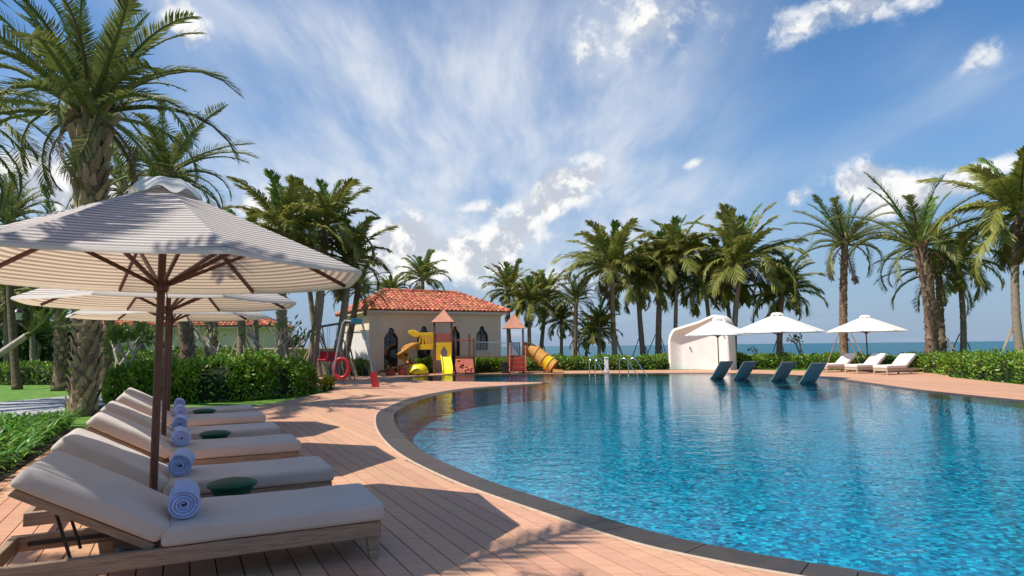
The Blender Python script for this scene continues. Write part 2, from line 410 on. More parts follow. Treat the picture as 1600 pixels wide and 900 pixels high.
# coping slabs, trim, basin, water
coping = empty('pool_coping'); tag(coping, 'dark wet stone edge band running round the pool', kind='structure')
def make_pool():
    n = len(POOL); O = offset(POOL, -0.015); I = POOL_IN
    step = 5; k = 0
    while k < n:
        idx = [(k + j) % n for j in range(min(step, n - k) + 1)]
        vs = []; fs = []
        mb = MB(); sh = 0.004
        for j, i in enumerate(idx):
            o, q = O[i], I[i]
            t = (POOL[(i + 1) % n] - POOL[i - 1]); t = t / np.linalg.norm(t)
            if j == 0: o, q = o + t * sh, q + t * sh
            if j == len(idx) - 1: o, q = o - t * sh, q - t * sh
            mid = o * 0.22 + q * 0.78
            vs += [(o[0], o[1], 0.010), (mid[0], mid[1], -0.010), (q[0], q[1], -0.07), (q[0], q[1], -0.14), (o[0], o[1], -0.10)]
        for j in range(len(idx) - 1):
            for c in range(5):
                a = j * 5 + c; b = j * 5 + (c + 1) % 5
                fs.append((a, b, b + 5, a + 5))
        e = (len(idx) - 1) * 5
        fs += [(0, 1, 2, 3, 4), (e + 4, e + 3, e + 2, e + 1, e)]
        mb.add(vs, fs).build('coping_slab', COPING, coping)
        k += step
    # pale edging strip where the planks stop
    A, B = offset(POOL, -0.05), offset(POOL, -0.016)
    vs = [(p[0], p[1], 0.006) for p in A] + [(p[0], p[1], 0.012) for p in B] + [(p[0], p[1], -0.02) for p in A]
    fs = [(i, (i + 1) % n, n + (i + 1) % n, n + i) for i in range(n)] + [(2 * n + i, 2 * n + (i + 1) % n, (i + 1) % n, i) for i in range(n)]
    MB().add(vs, fs).build('edging_strip', TRIM, coping)
    # basin
    D = -0.60
    I2 = I[::2]; m = len(I2)
    bm = MB().add([(p[0], p[1], -0.135) for p in I2] + [(p[0], p[1], D) for p in I2], [(i, (i + 1) % m, m + (i + 1) % m, m + i) for i in range(m)])
    basin = bm.build('pool_basin', tile_mat); tag(basin, 'blue mosaic tiled basin of the swimming pool', kind='structure')
    fl = link('pool_floor', filled([I2], D), basin, tile_mat)
    W = offset(POOL, 0.22)[::2]
    water = link('pool_water', filled([W], -0.016), None, water_mat)
    tag(water, 'rippled clear blue water of the swimming pool', kind='structure')
def tile_material():
    m = bpy.data.materials.new('mosaic_tile'); m.use_nodes = True; g = NG(m.node_tree); p = g.n['Principled BSDF']
    tc = g.new('ShaderNodeTexCoord').outputs['Object']
    v = g.mapping(tc, rot=(0, 0, ANG))
    v = g.vm('ADD', v, g.vm('SCALE', g.vm('SUBTRACT', g.noise(tc, 9, 2, 0.5, out='Color'), (0.5, 0.5, 0.5)), 0.05))  # wobbled tile lookup paints the water's refraction into the mosaic pattern
    vo = g.new('ShaderNodeTexVoronoi', voronoi_dimensions='3D', feature='F1'); vo.inputs['Randomness'].default_value = 0.45; vo.inputs['Scale'].default_value = 21
    g.put(vo.inputs['Vector'], v)
    wn = g.new('ShaderNodeTexWhiteNoise'); g.put(wn.inputs[0], vo.outputs['Position'])
    r = wn.outputs[0]
    cr = g.new('ShaderNodeValToRGB'); g.put(cr.inputs[0], r); e = cr.color_ramp
    e.interpolation = 'CONSTANT'
    for pos, c in [(0.0, (0.001, 0.042, 0.10)), (0.18, (0.001, 0.135, 0.25)), (0.45, (0.001, 0.245, 0.385)), (0.72, (0.003, 0.37, 0.51)), (0.9, (0.06, 0.58, 0.70))]:
        el = e.elements[0] if pos == 0 else e.elements.new(pos); el.position = pos; el.color = (*c, 1)
    e.elements.remove(e.elements[-1]) if len(e.elements) > 5 else None
    big = g.noise(tc, 0.35, 3, 0.5)
    col = g.mix(g.rng(big, 0.3, 0.7, 0.0, 0.25), cr.outputs[0], (0.001, 0.26, 0.40))
    g.put(p.inputs['Base Color'], col); p.inputs['Roughness'].default_value = 0.3
    return m
def water_material():
    m = bpy.data.materials.new('pool_water'); m.use_nodes = True; g = NG(m.node_tree); g.n.clear()
    out = g.new('ShaderNodeOutputMaterial')
    tc = g.new('ShaderNodeTexCoord').outputs['Object']
    w1 = g.noise(g.mapping(tc, rot=(0, 0, 0.3), scale=(1.0, 1.5, 1)), 2.3, 3, 0.5, 0.6)
    w2 = g.noise(g.mapping(tc, rot=(0, 0, -0.4), scale=(1.0, 1.8, 1)), 8.0, 3, 0.55, 0.4)
    calm = g.rng(g.noise(tc, 0.12, 2, 0.5), 0.3, 0.7, 0.4, 1.0)
    h = g.m('ADD', g.m('MULTIPLY', w1, 0.035), g.m('MULTIPLY', w2, 0.007))
    b = g.new('ShaderNodeBump'); b.inputs['Distance'].default_value = 1.0; g.put(b.inputs['Strength'], g.m('MULTIPLY', calm, 0.48)); g.put(b.inputs['Height'], h)
    fr = g.new('ShaderNodeFresnel'); fr.inputs[0].default_value = 1.33; g.put(fr.inputs['Normal'], b.outputs[0])
    tr = g.new('ShaderNodeBsdfTransparent'); tr.inputs[0].default_value = (0.40, 0.92, 0.98, 1)
    gl = g.new('ShaderNodeBsdfGlossy'); gl.inputs['Roughness'].default_value = 0.015; g.put(gl.inputs['Normal'], b.outputs[0])
    mx = g.new('ShaderNodeMixShader'); g.put(mx.inputs[0], fr.outputs[0]); g.l.new(tr.outputs[0], mx.inputs[1]); g.l.new(gl.outputs[0], mx.inputs[2])
    g.l.new(mx.outputs[0], out.inputs[0])
    return m
tile_mat = tile_material(); water_mat = water_material()
make_pool()
# ------------------------------------------------------------------ object materials
CUSHION = mat('taupe_cushion', (0.50, 0.44, 0.39), 0.9, 0.06, 3, bump=0.22, bscale=420, sheen=0.2, rand='object', rvar=0.03, rhue=0.0)
CUSHION_W = mat('cream_cushion', (0.72, 0.67, 0.60), 0.9, 0.05, 3, bump=0.2, bscale=400)
TEAK = mat('weathered_teak', (0.30, 0.205, 0.135), 0.7, 0.28, 4, (2, 22, 22), bump=0.25, bscale=10, bstretch=(2, 40, 40))
TEAK_P = mat('pale_teak', (0.47, 0.37, 0.26), 0.7, 0.2, 4, (2, 22, 22))
POLE = mat('umbrella_hardwood', (0.095, 0.030, 0.018), 0.42, 0.35, 5, (20, 20, 2), spec=0.5)
BLACK = mat('black_metal', (0.012, 0.012, 0.012), 0.4, 0.1, 4)
TOWEL = mat('blue_towel', (0.36, 0.49, 0.88), 0.95, 0.12, 14, bump=0.9, bscale=260, sheen=0.5)
GREEN_CER = mat('green_glazed', (0.010, 0.080, 0.048), 0.5, 0.25, 6, spec=0.2)
WHITE_FAB = mat('white_canvas', (0.80, 0.77, 0.71), 0.9, 0.04, 4, transl=0.25)
WHITE_WALL = mat('white_render', (0.82, 0.78, 0.72), 0.85, 0.06, 1.5, bump=0.12, bscale=60)
CREAM = mat('cream_render', (0.72, 0.58, 0.42), 0.9, 0.07, 0.7, bump=0.15, bscale=30)
CREAM_L = mat('pale_cornice', (0.66, 0.58, 0.46), 0.85, 0.06, 1.2)
ROOFT = mat('terracotta_tile', (0.44, 0.145, 0.075), 0.75, 0.2, 5, rand='island', rvar=0.5, rhue=0.02, bump=0.2, bscale=40)
FRAME_D = mat('dark_window_frame', (0.02, 0.017, 0.016), 0.5, 0.2, 4)
GLASS = mat('dark_glass', (0.012, 0.014, 0.018), 0.06, 0.3, 1.0, spec=0.7)
LEAF_COCO = mat('coconut_leaf', (0.175, 0.205, 0.036), 0.55, 0.25, 1.2, rand='both', rvar=0.42, rhue=0.025, transl=0.32, col2=(0.29, 0.275, 0.065))
LEAF_DATE = mat('date_leaf', (0.130, 0.165, 0.040), 0.55, 0.25, 1.2, rand='both', rvar=0.42, rhue=0.02, transl=0.28, col2=(0.22, 0.225, 0.065))
LEAF_YOUNG = mat('young_leaf', (0.12, 0.20, 0.025), 0.5, 0.2, 1.2, rand='both', rvar=0.3, rhue=0.02, transl=0.3)
LEAF_DEAD = mat('dry_leaf', (0.16, 0.105, 0.055), 0.8, 0.25, 2, rand='both', rvar=0.35, rhue=0.01, transl=0.1)
LEAF_HEDGE = mat('hedge_leaf', (0.125, 0.25, 0.018), 0.42, 0.2, 1.0, rand='island', rvar=0.5, rhue=0.03, transl=0.25, col2=(0.20, 0.31, 0.03), spec=0.45)
LEAF_STRAP = mat('strap_leaf', (0.09, 0.21, 0.018), 0.42, 0.2, 1.0, rand='island', rvar=0.5, rhue=0.025, transl=0.25)
LEAF_YEL = mat('yellow_leaf', (0.42, 0.36, 0.02), 0.45, 0.2, 1.0, rand='island', rvar=0.3, rhue=0.03, transl=0.25)
LEAF_TREE = mat('tree_leaf', (0.035, 0.075, 0.018), 0.55, 0.25, 1.0, rand='island', rvar=0.5, rhue=0.03, transl=0.2)
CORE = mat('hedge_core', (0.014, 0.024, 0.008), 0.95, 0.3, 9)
BARK_C = mat('coconut_bark', (0.25, 0.195, 0.145), 0.9, 0.3, 3, (2, 2, 16), bump=1.0, bscale=5, bstretch=(1.2, 1.2, 9))
BARK_D = mat('date_bark', (0.17, 0.115, 0.075), 0.95, 0.35, 9, bump=0.8, bscale=22)
BOOT = mat('leaf_base_bark', (0.33, 0.225, 0.135), 0.9, 0.35, 14, (1, 1, 3), bump=0.5, bscale=60, rand='both', rvar=0.4, rhue=0.012)
BARK_F = mat('frangipani_bark', (0.40, 0.33, 0.26), 0.85, 0.2, 8, bump=0.4, bscale=40)
STAKE = mat('prop_wood', (0.36, 0.28, 0.19), 0.85, 0.25, 4, (6, 6, 1))
STEEL = mat('stainless_steel', (0.62, 0.62, 0.62), 0.22, 0.05, 6, metal=1.0)
GREYMET = mat('grey_metal', (0.36, 0.38, 0.40), 0.45, 0.1, 6, metal=0.5)
SLING = mat('grey_sling', (0.19, 0.175, 0.18), 0.75, 0.1, 3, bump=0.2, bscale=300)
PL_YEL = mat('yellow_plastic', (0.75, 0.44, 0.015), 0.4, 0.05, 3)
PL_LEM = mat('lemon_plastic', (0.80, 0.66, 0.02), 0.4, 0.05, 3)
PL_ORA = mat('faded_orange_plastic', (0.62, 0.30, 0.07), 0.45, 0.1, 2)
PL_RED = mat('red_plastic', (0.42, 0.025, 0.03), 0.4, 0.1, 3)
PL_TERRA = mat('brick_red_plastic', (0.36, 0.07, 0.04), 0.5, 0.12, 4)
PL_ROOF = mat('tan_plastic_roof', (0.45, 0.19, 0.11), 0.5, 0.12, 4)
PL_TEAL = mat('teal_plastic', (0.05, 0.26, 0.33), 0.4, 0.1, 3)
PL_BROWN = mat('brown_timber', (0.16, 0.062, 0.035), 0.6, 0.2, 4, (4, 4, 14))
GREYROOF = mat('olive_grey_wall', (0.34, 0.27, 0.19), 0.8, 0.15, 2)

def stripe_material(name, light, dark, n):
    m = bpy.data.materials.new(name); m.use_nodes = True; g = NG(m.node_tree); g.n.clear()
    out = g.new('ShaderNodeOutputMaterial'); p = g.new('ShaderNodeBsdfPrincipled'); t = g.new('ShaderNodeBsdfTranslucent'); mx = g.new('ShaderNodeMixShader')
    uv = g.new('ShaderNodeUVMap').outputs[0]; sp = g.new('ShaderNodeSeparateXYZ'); g.l.new(uv, sp.inputs[0])
    s = g.m('FRACT', g.m('MULTIPLY', sp.outputs[1], n))
    st = g.m('MULTIPLY', g.rng(s, 0.44, 0.50), g.rng(s, 0.93, 0.99, 1.0, 0.0))
    st = g.m('MULTIPLY', st, g.m('LESS_THAN', sp.outputs[1], 0.985))
    nz = g.noise(g.new('ShaderNodeTexCoord').outputs['Object'], 5, 4, 0.6)
    c = g.mix(st, light, dark); c = g.mix(g.rng(nz, 0.3, 0.7, 0, 0.10), c, (0.4, 0.36, 0.32))
    g.put(p.inputs['Base Color'], c); p.inputs['Roughness'].default_value = 0.9; p.inputs['Specular IOR Level'].default_value = 0.1
    b = g.new('ShaderNodeBump'); b.inputs['Strength'].default_value = 0.2; b.inputs['Distance'].default_value = 0.02
    g.put(b.inputs['Height'], g.noise(g.new('ShaderNodeTexCoord').outputs['Object'], 3.0, 3, 0.5)); g.put(p.inputs['Normal'], b.outputs[0])
    g.put(t.inputs[0], g.mix(1.0, c, (1.0, 0.80, 0.60), 'MULTIPLY')); mx.inputs[0].default_value = 0.42
    g.l.new(p.outputs[0], mx.inputs[1]); g.l.new(t.outputs[0], mx.inputs[2]); g.l.new(mx.outputs[0], out.inputs[0])
    return m
STRIPE = stripe_material('striped_canvas', (0.80, 0.77, 0.72), (0.40, 0.35, 0.34), 27)

# ------------------------------------------------------------------ sun loungers
def rounded_slab(L, W, T, r=0.045, seed=0, name='cushion'):
    """soft cushion: origin at the lower corner, x 0..L, y 0..W, z 0..T"""
    bm = bmesh.new(); bmesh.ops.create_cube(bm, size=1)
    for v in bm.verts: v.co = Vector(((v.co.x + .5) * L, (v.co.y + .5) * W, (v.co.z + .5) * T))
    bmesh.ops.bevel(bm, geom=list(bm.edges), offset=r, segments=4, affect='EDGES', profile=0.6)
    for ax, n, S in ((0, 12, L), (1, 6, W)):
        for i in range(1, n):
            p = [0, 0, 0]; p[ax] = r + (S - 2 * r) * i / n; no = [0, 0, 0]; no[ax] = 1
            bmesh.ops.bisect_plane(bm, geom=bm.verts[:] + bm.edges[:] + bm.faces[:], plane_co=p, plane_no=no)
    rr = random.Random(seed); ph = [rr.uniform(0, 6.28) for _ in range(6)]
    for v in bm.verts:
        x, y, z = v.co
        e = min(x, L - x, y, W - y)
        puff = min(max(e / 0.16, 0), 1) ** 0.6
        w = 0.006 * math.sin(5 * x + ph[0]) + 0.004 * math.sin(9 * y + ph[1] + 3 * x) + 0.003 * math.sin(17 * x + 7 * y + ph[2])
        if z > T * 0.55: v.co.z += 0.014 * puff + w * 0.8
        v.co.y += 0.004 * math.sin(7 * x + ph[3]) * (1 if y > W / 2 else -1)
    me = bpy.data.meshes.new(name); bm.to_mesh(me); bm.free()
    me.polygons.foreach_set('use_smooth', [True] * len(me.polygons)); return me

LW = 0.74
def make_lounger(cush, wood, recline=31.0):
    """local frame: foot end at x=0, head towards -x, width y 0..LW"""
    root = empty('sun_lounger')
    K = -1.27; a = math.radians(recline)
    for y in (0.028, LW - 0.028):
        MB().box((-1.03, y, 0.228), (2.04, 0.045, 0.115)).build('side_rail', wood, root, bevel=0.004, bseg=1)
    for x in (-0.03, -2.03):
        MB().box((x, LW / 2, 0.228), (0.045, LW - 0.104, 0.113)).build('end_rail', wood, root, bevel=0.004, bseg=1)
    for x, y, ox, oy in ((-0.045, 0.04, 0.0, 0.0), (-0.045, LW - 0.04, 0, 0), (-1.55, 0.04, 0, 0), (-1.55, LW - 0.04, 0, 0)):
        sy = 0.012 if y < 0.3 else -0.012
        MB().box((x - 0.012, y + sy, 0.0935), (0.085, 0.072, 0.187), taper=0.66, off=(0.008, -sy * 0.8)).build('leg', wood, root, bevel=0.004, bseg=1)
    for i in range(9):
        MB().box((-0.12 - i * 0.135, LW / 2, 0.277), (0.075, LW - 0.104, 0.016)).build('seat_slat', wood, root)
    bk = empty('backrest', (K, 0, 0.285), parent=root); bk.rotation_euler = (0, a, 0)
    # backrest runs along -x of this rotated frame
    for y in (0.075, LW - 0.075):
        MB().box((-0.40, y, 0.0), (0.80, 0.045, 0.05)).build('stile', wood, bk, bevel=0.003, bseg=1)
    for i in range(6):
        MB().box((-0.07 - i * 0.135, LW / 2, 0.012), (0.07, LW - 0.20, 0.016)).build('back_slat', wood, bk)
    for y in (0.23, LW - 0.23):
        MB().tube([(K - 0.50, y, 0.285 + 0.50 * math.tan(a) - 0.02), (K - 0.40, y, 0.20)], 0.009, 6).build('support_strut', BLACK, root)
    for y in (0.052, LW - 0.052):
        MB().box((-1.75, y, 0.225), (0.42, 0.012, 0.03)).build('ratchet_bar', BLACK, root)
    sc = link('seat_cushion', rounded_slab(1.24, LW + 0.005, 0.135, 0.04, 1), root, cush); sc.location = (K + 0.04, -0.002, 0.288)
    bc = link('back_cushion', rounded_slab(0.84, LW + 0.005, 0.135, 0.045, 2), root, cush); bc.location = (0, 0, 0)
    bc.rotation_euler = (0, a, 0); bc.location = (K + 0.018 - 0.86 * math.cos(a) + 0.03 * math.sin(a), -0.002, 0.300 + 0.86 * math.sin(a) + 0.03 * math.cos(a) - 0.02)
    return root
ORD = ['nearest', 'second', 'third', 'fourth', 'fifth', 'sixth']
O2 = np.array([-0.915, 4.585])
LU = [0.0, 1.53, 3.46, 4.99, 6.92, 8.45]
lounger = make_lounger(CUSHION, TEAK, 35.5)
LNG = []
yawj = [-2.6, -0.5, -0.3, 0.4, -0.4, 0.3]
side = ['its foot legs fully in view', 'just behind the first green stool', 'in front of the middle green stool', 'just behind the middle green stool', 'in front of the last green stool', 'farthest, beside the bushes']
for i, uu in enumerate(LU):
    p = O2 + U2 * uu - V2 * (0.02 * (i % 2))
    o = lounger if i == 0 else copy_tree(lounger)
    o.location = (p[0], p[1], 0.0); o.rotation_euler = (0, 0, ANG + math.radians(yawj[i])); o.scale = (1.11, 1.05, 0.87)
    tag(o, 'taupe teak sun lounger, %s in the row, %s' % (ORD[i], side[i]), 'sun lounger', 'teak sun loungers in a row on the plank deck')
    LNG.append(o)

def towel_mesh():
    """rolled towel: axis y 0..0.38, resting on z=0"""
    R0, turns, th = 0.092, 4.2, 0.019; n = 90; prof = []
    for k in range(n + 1):
        a = turns * 2 * math.pi * k / n; r = 0.012 + (R0 - 0.012) * (a / (turns * 2 * math.pi))
        prof.append((a, r))
    mb = MB(); vs = []; Ls = [0.0, 0.012, 0.37, 0.382]
    for a, r in prof:
        for q, y in enumerate(Ls):
            sh = 0.004 if q in (0, 3) else 0
            yy = y + 0.008 * math.sin(a * 0.7) * (1 if q < 2 else -1)
            for rr in (r - th / 2 + sh, r + th / 2 - sh): vs.append((rr * math.cos(a + 0.9) * 1.04, yy, R0 + 0.006 + rr * math.sin(a + 0.9) * 0.97))
    w = 8; fs = []
    for i in range(n):
        b = i * w; c = b + w
        for q in range(3):
            fs += [(b + q * 2 + 1, c + q * 2 + 1, c + q * 2 + 3, b + q * 2 + 3), (b + q * 2, b + q * 2 + 2, c + q * 2 + 2, c + q * 2)]
        fs += [(b, c, c + 1, b + 1), (b + 6, b + 7, c + 7, c + 6)]
    fs += [(0, 1, 3, 2), (2, 3, 5, 4), (4, 5, 7, 6)]
    mb.add(vs, fs); me = mb.mesh('towel', smooth=True); me.materials.append(TOWEL); return me
tm = towel_mesh()
for i, L in enumerate(LNG):
    t = link('rolled_towel', tm)
    yo = [0.09, 0.16, 0.13, 0.17, 0.12, 0.15][i]
    q = Matrix.Translation(L.location) @ Matrix.Rotation(L.rotation_euler.z, 4, 'Z') @ Vector((-1.25, yo, 0.436 * 0.87))
    t.location = q; t.rotation_euler = (0, 0, L.rotation_euler.z + math.radians([2, -4, 3, -2, 4, 0][i]))
    tag(t, 'pale blue towel rolled up on the %s lounger of the teak row' % ORD[i], 'towel', 'rolled blue towels on the loungers')

def make_stool():
    root = empty('garden_stool')
    MB().lathe([(0.115, 0.0), (0.125, 0.02), (0.10, 0.12), (0.105, 0.24), (0.165, 0.36), (0.19, 0.405)], 28, cap=True).build('body', GREEN_CER, root, smooth=True)
    MB().lathe([(0.185, 0.4055), (0.213, 0.415), (0.218, 0.432), (0.205, 0.446), (0.15, 0.462), (0.08, 0.470), (0.01, 0.472)], 32).build('top', GREEN_CER, root, smooth=True)
    return root
stool = make_stool()
for i, (uu, vv) in enumerate([(1.17, -0.95), (4.63, -0.92), (8.09, -0.94)]):
    o = stool if i == 0 else copy_tree(stool)
    p = O2 + U2 * uu + V2 * (vv + 0.06); o.location = (p[0], p[1], 0); o.scale = (0.86, 0.86, 0.9)
    tag(o, ['dark green glazed stool between the first and second loungers', 'dark green glazed stool between the third and fourth loungers', 'dark green glazed stool between the fifth and sixth loungers'][i], 'stool', 'green stools between the loungers')

# ------------------------------------------------------------------ parasols
def canopy_panel(R, zr, zt, rt, k, n=8, ph=0.0, sag=0.035):
    """one wedge of the canopy between ribs k and k+1, with a UV whose v runs from the top to the hem"""
    a0 = ph + 2 * math.pi * k / n; a1 = ph + 2 * math.pi * (k + 1) / n
    nu, nv = 9, 13; vs = []; uvs = []
    for j in range(nv):
        t = j / (nv - 1); r = rt + (R - rt) * t; z = zt + (zr - zt) * t
        p0 = Vector((r * math.cos(a0), r * math.sin(a0), z)); p1 = Vector((r * math.cos(a1), r * math.sin(a1), z))
        for i in range(nu):
            s = i / (nu - 1); q = p0.lerp(p1, s)
            q.z -= sag * 4 * s * (1 - s) * t ** 1.2 * (1.0 - 0.55 * t)
            vs.append(q); uvs.append((s, t))
    fs = [(j * nu + i, j * nu + i + 1, (j + 1) * nu + i + 1, (j + 1) * nu + i) for j in range(nv - 1) for i in range(nu - 1)]
    # doubled hem, turned down a little
    b = len(vs)
    for i in range(nu):
        p = vs[(nv - 1) * nu + i].copy(); p.z -= 0.022; p.x *= 1.002; p.y *= 1.002; vs.append(p); uvs.append((i / (nu - 1), 0.995))
    fs += [((nv - 1) * nu + i, (nv - 1) * nu + i + 1, b + i + 1, b + i) for i in range(nu - 1)]
    me = bpy.data.meshes.new('panel'); me.from_pydata(vs, [], fs)
    ul = me.uv_layers.new(name='UVMap')
    for lp in me.loops: ul.data[lp.index].uv = uvs[lp.vertex_index]
    me.polygons.foreach_set('use_smooth', [True] * len(me.polygons)); me.update()
    return me
def make_umbrella(R, zr, zt, fabric, pole_mat, ph, zhub, rpole=0.027, base=True, capr=0.22):
    root = empty('patio_umbrella')
    MB().tube([(0, 0, 0.03), (0, 0, zt + 0.02)], rpole, 14).build('pole', pole_mat, root, smooth=True)
    if base: MB().lathe([(0.27, 0.0), (0.28, 0.02), (0.27, 0.05), (0.06, 0.06), (0.045, 0.26), (0.035, 0.27)], 24).build('base', BLACK, root, smooth=True)
    can = empty('canopy', parent=root)
    for k in range(8):
        link('panel', canopy_panel(R, zr, zt - 0.03, 0.10, k, 8, ph), can, fabric)
    # vent cap with scalloped skirt
    vs = [(0, 0, zt + 0.055)]; n = 64
    for rr, zz, am in ((0.10, 0.05, 0.0), (0.17, 0.035, 0.006), (capr, -0.015, 0.018), (capr * 1.22, -0.075, 0.032)):
        for i in range(n):
            a = 2 * math.pi * i / n; wv = math.cos(8 * (a - ph))
            rad = rr * (1 + am * 1.5 * wv); vs.append((rad * math.cos(a), rad * math.sin(a), zt + zz - am * wv * 0.9))
    fs = [(0, 1 + i, 1 + (i + 1) % n) for i in range(n)] + [(1 + q * n + i, 1 + q * n + (i + 1) % n, 1 + (q + 1) * n + (i + 1) % n, 1 + (q + 1) * n + i) for q in range(3) for i in range(n)]
    MB().add(vs, fs).build('vent_cap', WHITE_FAB, can, smooth='all')
    hub = MB().lathe([(rpole + 0.002, zhub - 0.07), (0.052, zhub - 0.06), (0.058, zhub), (0.05, zhub + 0.03), (rpole + 0.002, zhub + 0.035)], 16).build('hub', pole_mat, root, smooth=True)
    MB().lathe([(rpole + 0.002, zt - 0.11), (0.055, zt - 0.10), (0.055, zt - 0.05), (rpole, zt - 0.045)], 16).build('crown_hub', pole_mat, root, smooth=True)
    for k in range(8):
        a = ph + 2 * math.pi * k / 8; c, s = math.cos(a), math.sin(a)
        def P(r, dz): t = (r - 0.10) / (R - 0.10); return (r * c, r * s, zt - 0.03 + (zr - zt + 0.03) * t + dz)
        MB().beam(P(0.05, -0.03), P(R - 0.03, -0.02), 0.020, 0.032).build('rib', pole_mat, root)
        MB().beam((0.05 * c, 0.05 * s, zhub - 0.01), P(R * 0.52, -0.045), 0.020, 0.028).build('strut', pole_mat, root)
    if zhub > 1.96: MB().tube([(0.03, 0.02, zhub - 0.05), (0.06, 0.0, zhub - 0.16), (0.05, 0, zhub - 0.28), (0.036, 0, zhub - 0.34)], 0.004, 5).build('pull_cord', BLACK, root)
    return root
PH = -0.841
u1 = make_umbrella(1.585, 2.04, 2.74, STRIPE, POLE, PH, 1.97, rpole=0.029)
for i, (uu, dv) in enumerate([(1.17, -1.44), (4.63, -1.44), (8.09, -1.44)]):
    o = u1 if i == 0 else copy_tree(u1)
    p = O2 + U2 * uu + V2 * dv; o.location = (p[0], p[1], 0); o.rotation_euler = (0, 0, [0, 0.10, 0.35][i])
    tag(o, ['striped cream patio umbrella nearest the camera, between the first two loungers', 'cream patio umbrella second in the row, half hidden behind the nearest one', 'cream patio umbrella third and lowest in the row beside the bushes'][i], 'umbrella', 'striped umbrellas over the teak loungers')
u2 = make_umbrella(1.74, 2.03, 2.80, WHITE_FAB, POLE, 0.2, 1.95, 0.03)
far_u = [((1357, 580), 32.5, 'white parasol standing over the three cream loungers beside the sea hedge', 0.0), ((1219, 594), 26.8, 'white parasol over the grey pool loungers, between the shell wall and the cream loungers', 0.25), ((1124, 590), 29.6, 'white parasol in the pool in front of the white shell wall', 0.1)]
for i, (pp, Y, lab, rz) in enumerate(far_u):
    o = u2 if i == 0 else copy_tree(u2)
    q = atY(pp[0], pp[1], Y); o.location = (q[0], Y, 0 if i == 0 else -0.10); o.rotation_euler = (0, 0, rz)
    if i == 0: o.scale = (1.07, 1.07, 1.0)
    if i == 2: o.scale = (0.86, 0.86, 0.98)
    tag(o, lab, 'umbrella', 'white parasols across the pool')

# ------------------------------------------------------------------ cream loungers across the pool, and grey loungers in the water
cl = make_lounger(CUSHION_W, TEAK_P, 38)
for i, (px, py) in enumerate([(1293, 582), (1340, 584), (1387, 586)]):
    o = cl if i == 0 else copy_tree(cl)
    g_ = gnd(px, py); o.location = (g_[0], g_[1], 0); o.rotation_euler = (0, 0, math.radians(197 + i * 2)); o.scale = (1.0, -1.0, 1.0)
    tag(o, ['cream cushioned lounger beside the sea hedge, closest to the pool loungers', 'cream cushioned lounger in the middle of the three by the sea hedge', 'cream cushioned lounger beside the sea hedge, farthest from the shell wall'][i], 'sun lounger', 'cream loungers beside the sea hedge')
def make_sling():
    root = empty('pool_lounger')
    prof = [(-1.25, -0.16), (-0.9, -0.10), (-0.45, -0.08), (-0.12, -0.07), (0.03, -0.02), (0.22, 0.16), (0.64, 0.70), (0.70, 0.77)]
    vs = []; fs = []
    for x, z in prof:
        for y in (-0.40, 0.40):
            vs += [(x, y, z), (x + 0.012, y, z - 0.035)]
    n = len(prof)
    for i in range(n - 1):
        b = i * 4; c = b + 4
        fs += [(b, c, c + 2, b + 2), (b + 1, b + 3, c + 3, c + 1), (b, b + 1, c + 1, c), (b + 2, c + 2, c + 3, b + 3)]
    fs += [(0, 2, 3, 1), (4 * n - 4, 4 * n - 3, 4 * n - 1, 4 * n - 2)]
    MB().add(vs, fs).build('sling_shell', SLING, root, smooth=True)
    for y in (-0.30, 0.30):
        MB().tube([(0.16, y * .8, 0.06), (0.30, y * .8, -0.24)], 0.02, 8).build('rear_leg', SLING, root)
        MB().tube([(-1.1, y, -0.18), (-1.12, y, -0.26)], 0.02, 8).build('front_leg', SLING, root)
    return root
LEDGE = [gnd(*p)[:2] for p in [(1062, 584), (1075, 590.5), (1105, 595), (1180, 597.5), (1262, 600.5), (1290, 598), (1285, 590)]]
def ledge():
    q = catmull(LEDGE, 6)
    mb = MB().prism([(p[0], p[1], 0) for p in q], (0, 0, -0.59), (0, 0, -0.30))
    o = mb.build('pool_ledge', tile_mat, bpy.data.objects['pool_basin'])
ledge()
pl0 = make_sling()
for i, (px, py) in enumerate([(1117, 590.5), (1153, 591.5), (1212, 593.5), (1257, 597)]):
    o = pl0 if i == 0 else copy_tree(pl0)
    g_ = gnd(px, py); o.location = (g_[0], g_[1], -0.03); o.rotation_euler = (0, 0, math.radians(-60 - 2 * i))
    tag(o, ['grey in-pool lounger closest to the white shell wall, beside the parasol pole', 'grey in-pool lounger second from the white shell wall', 'grey in-pool lounger third from the white shell wall, behind a parasol pole', 'grey in-pool lounger farthest from the white shell wall'][i], 'pool lounger', 'grey loungers standing in the pool')

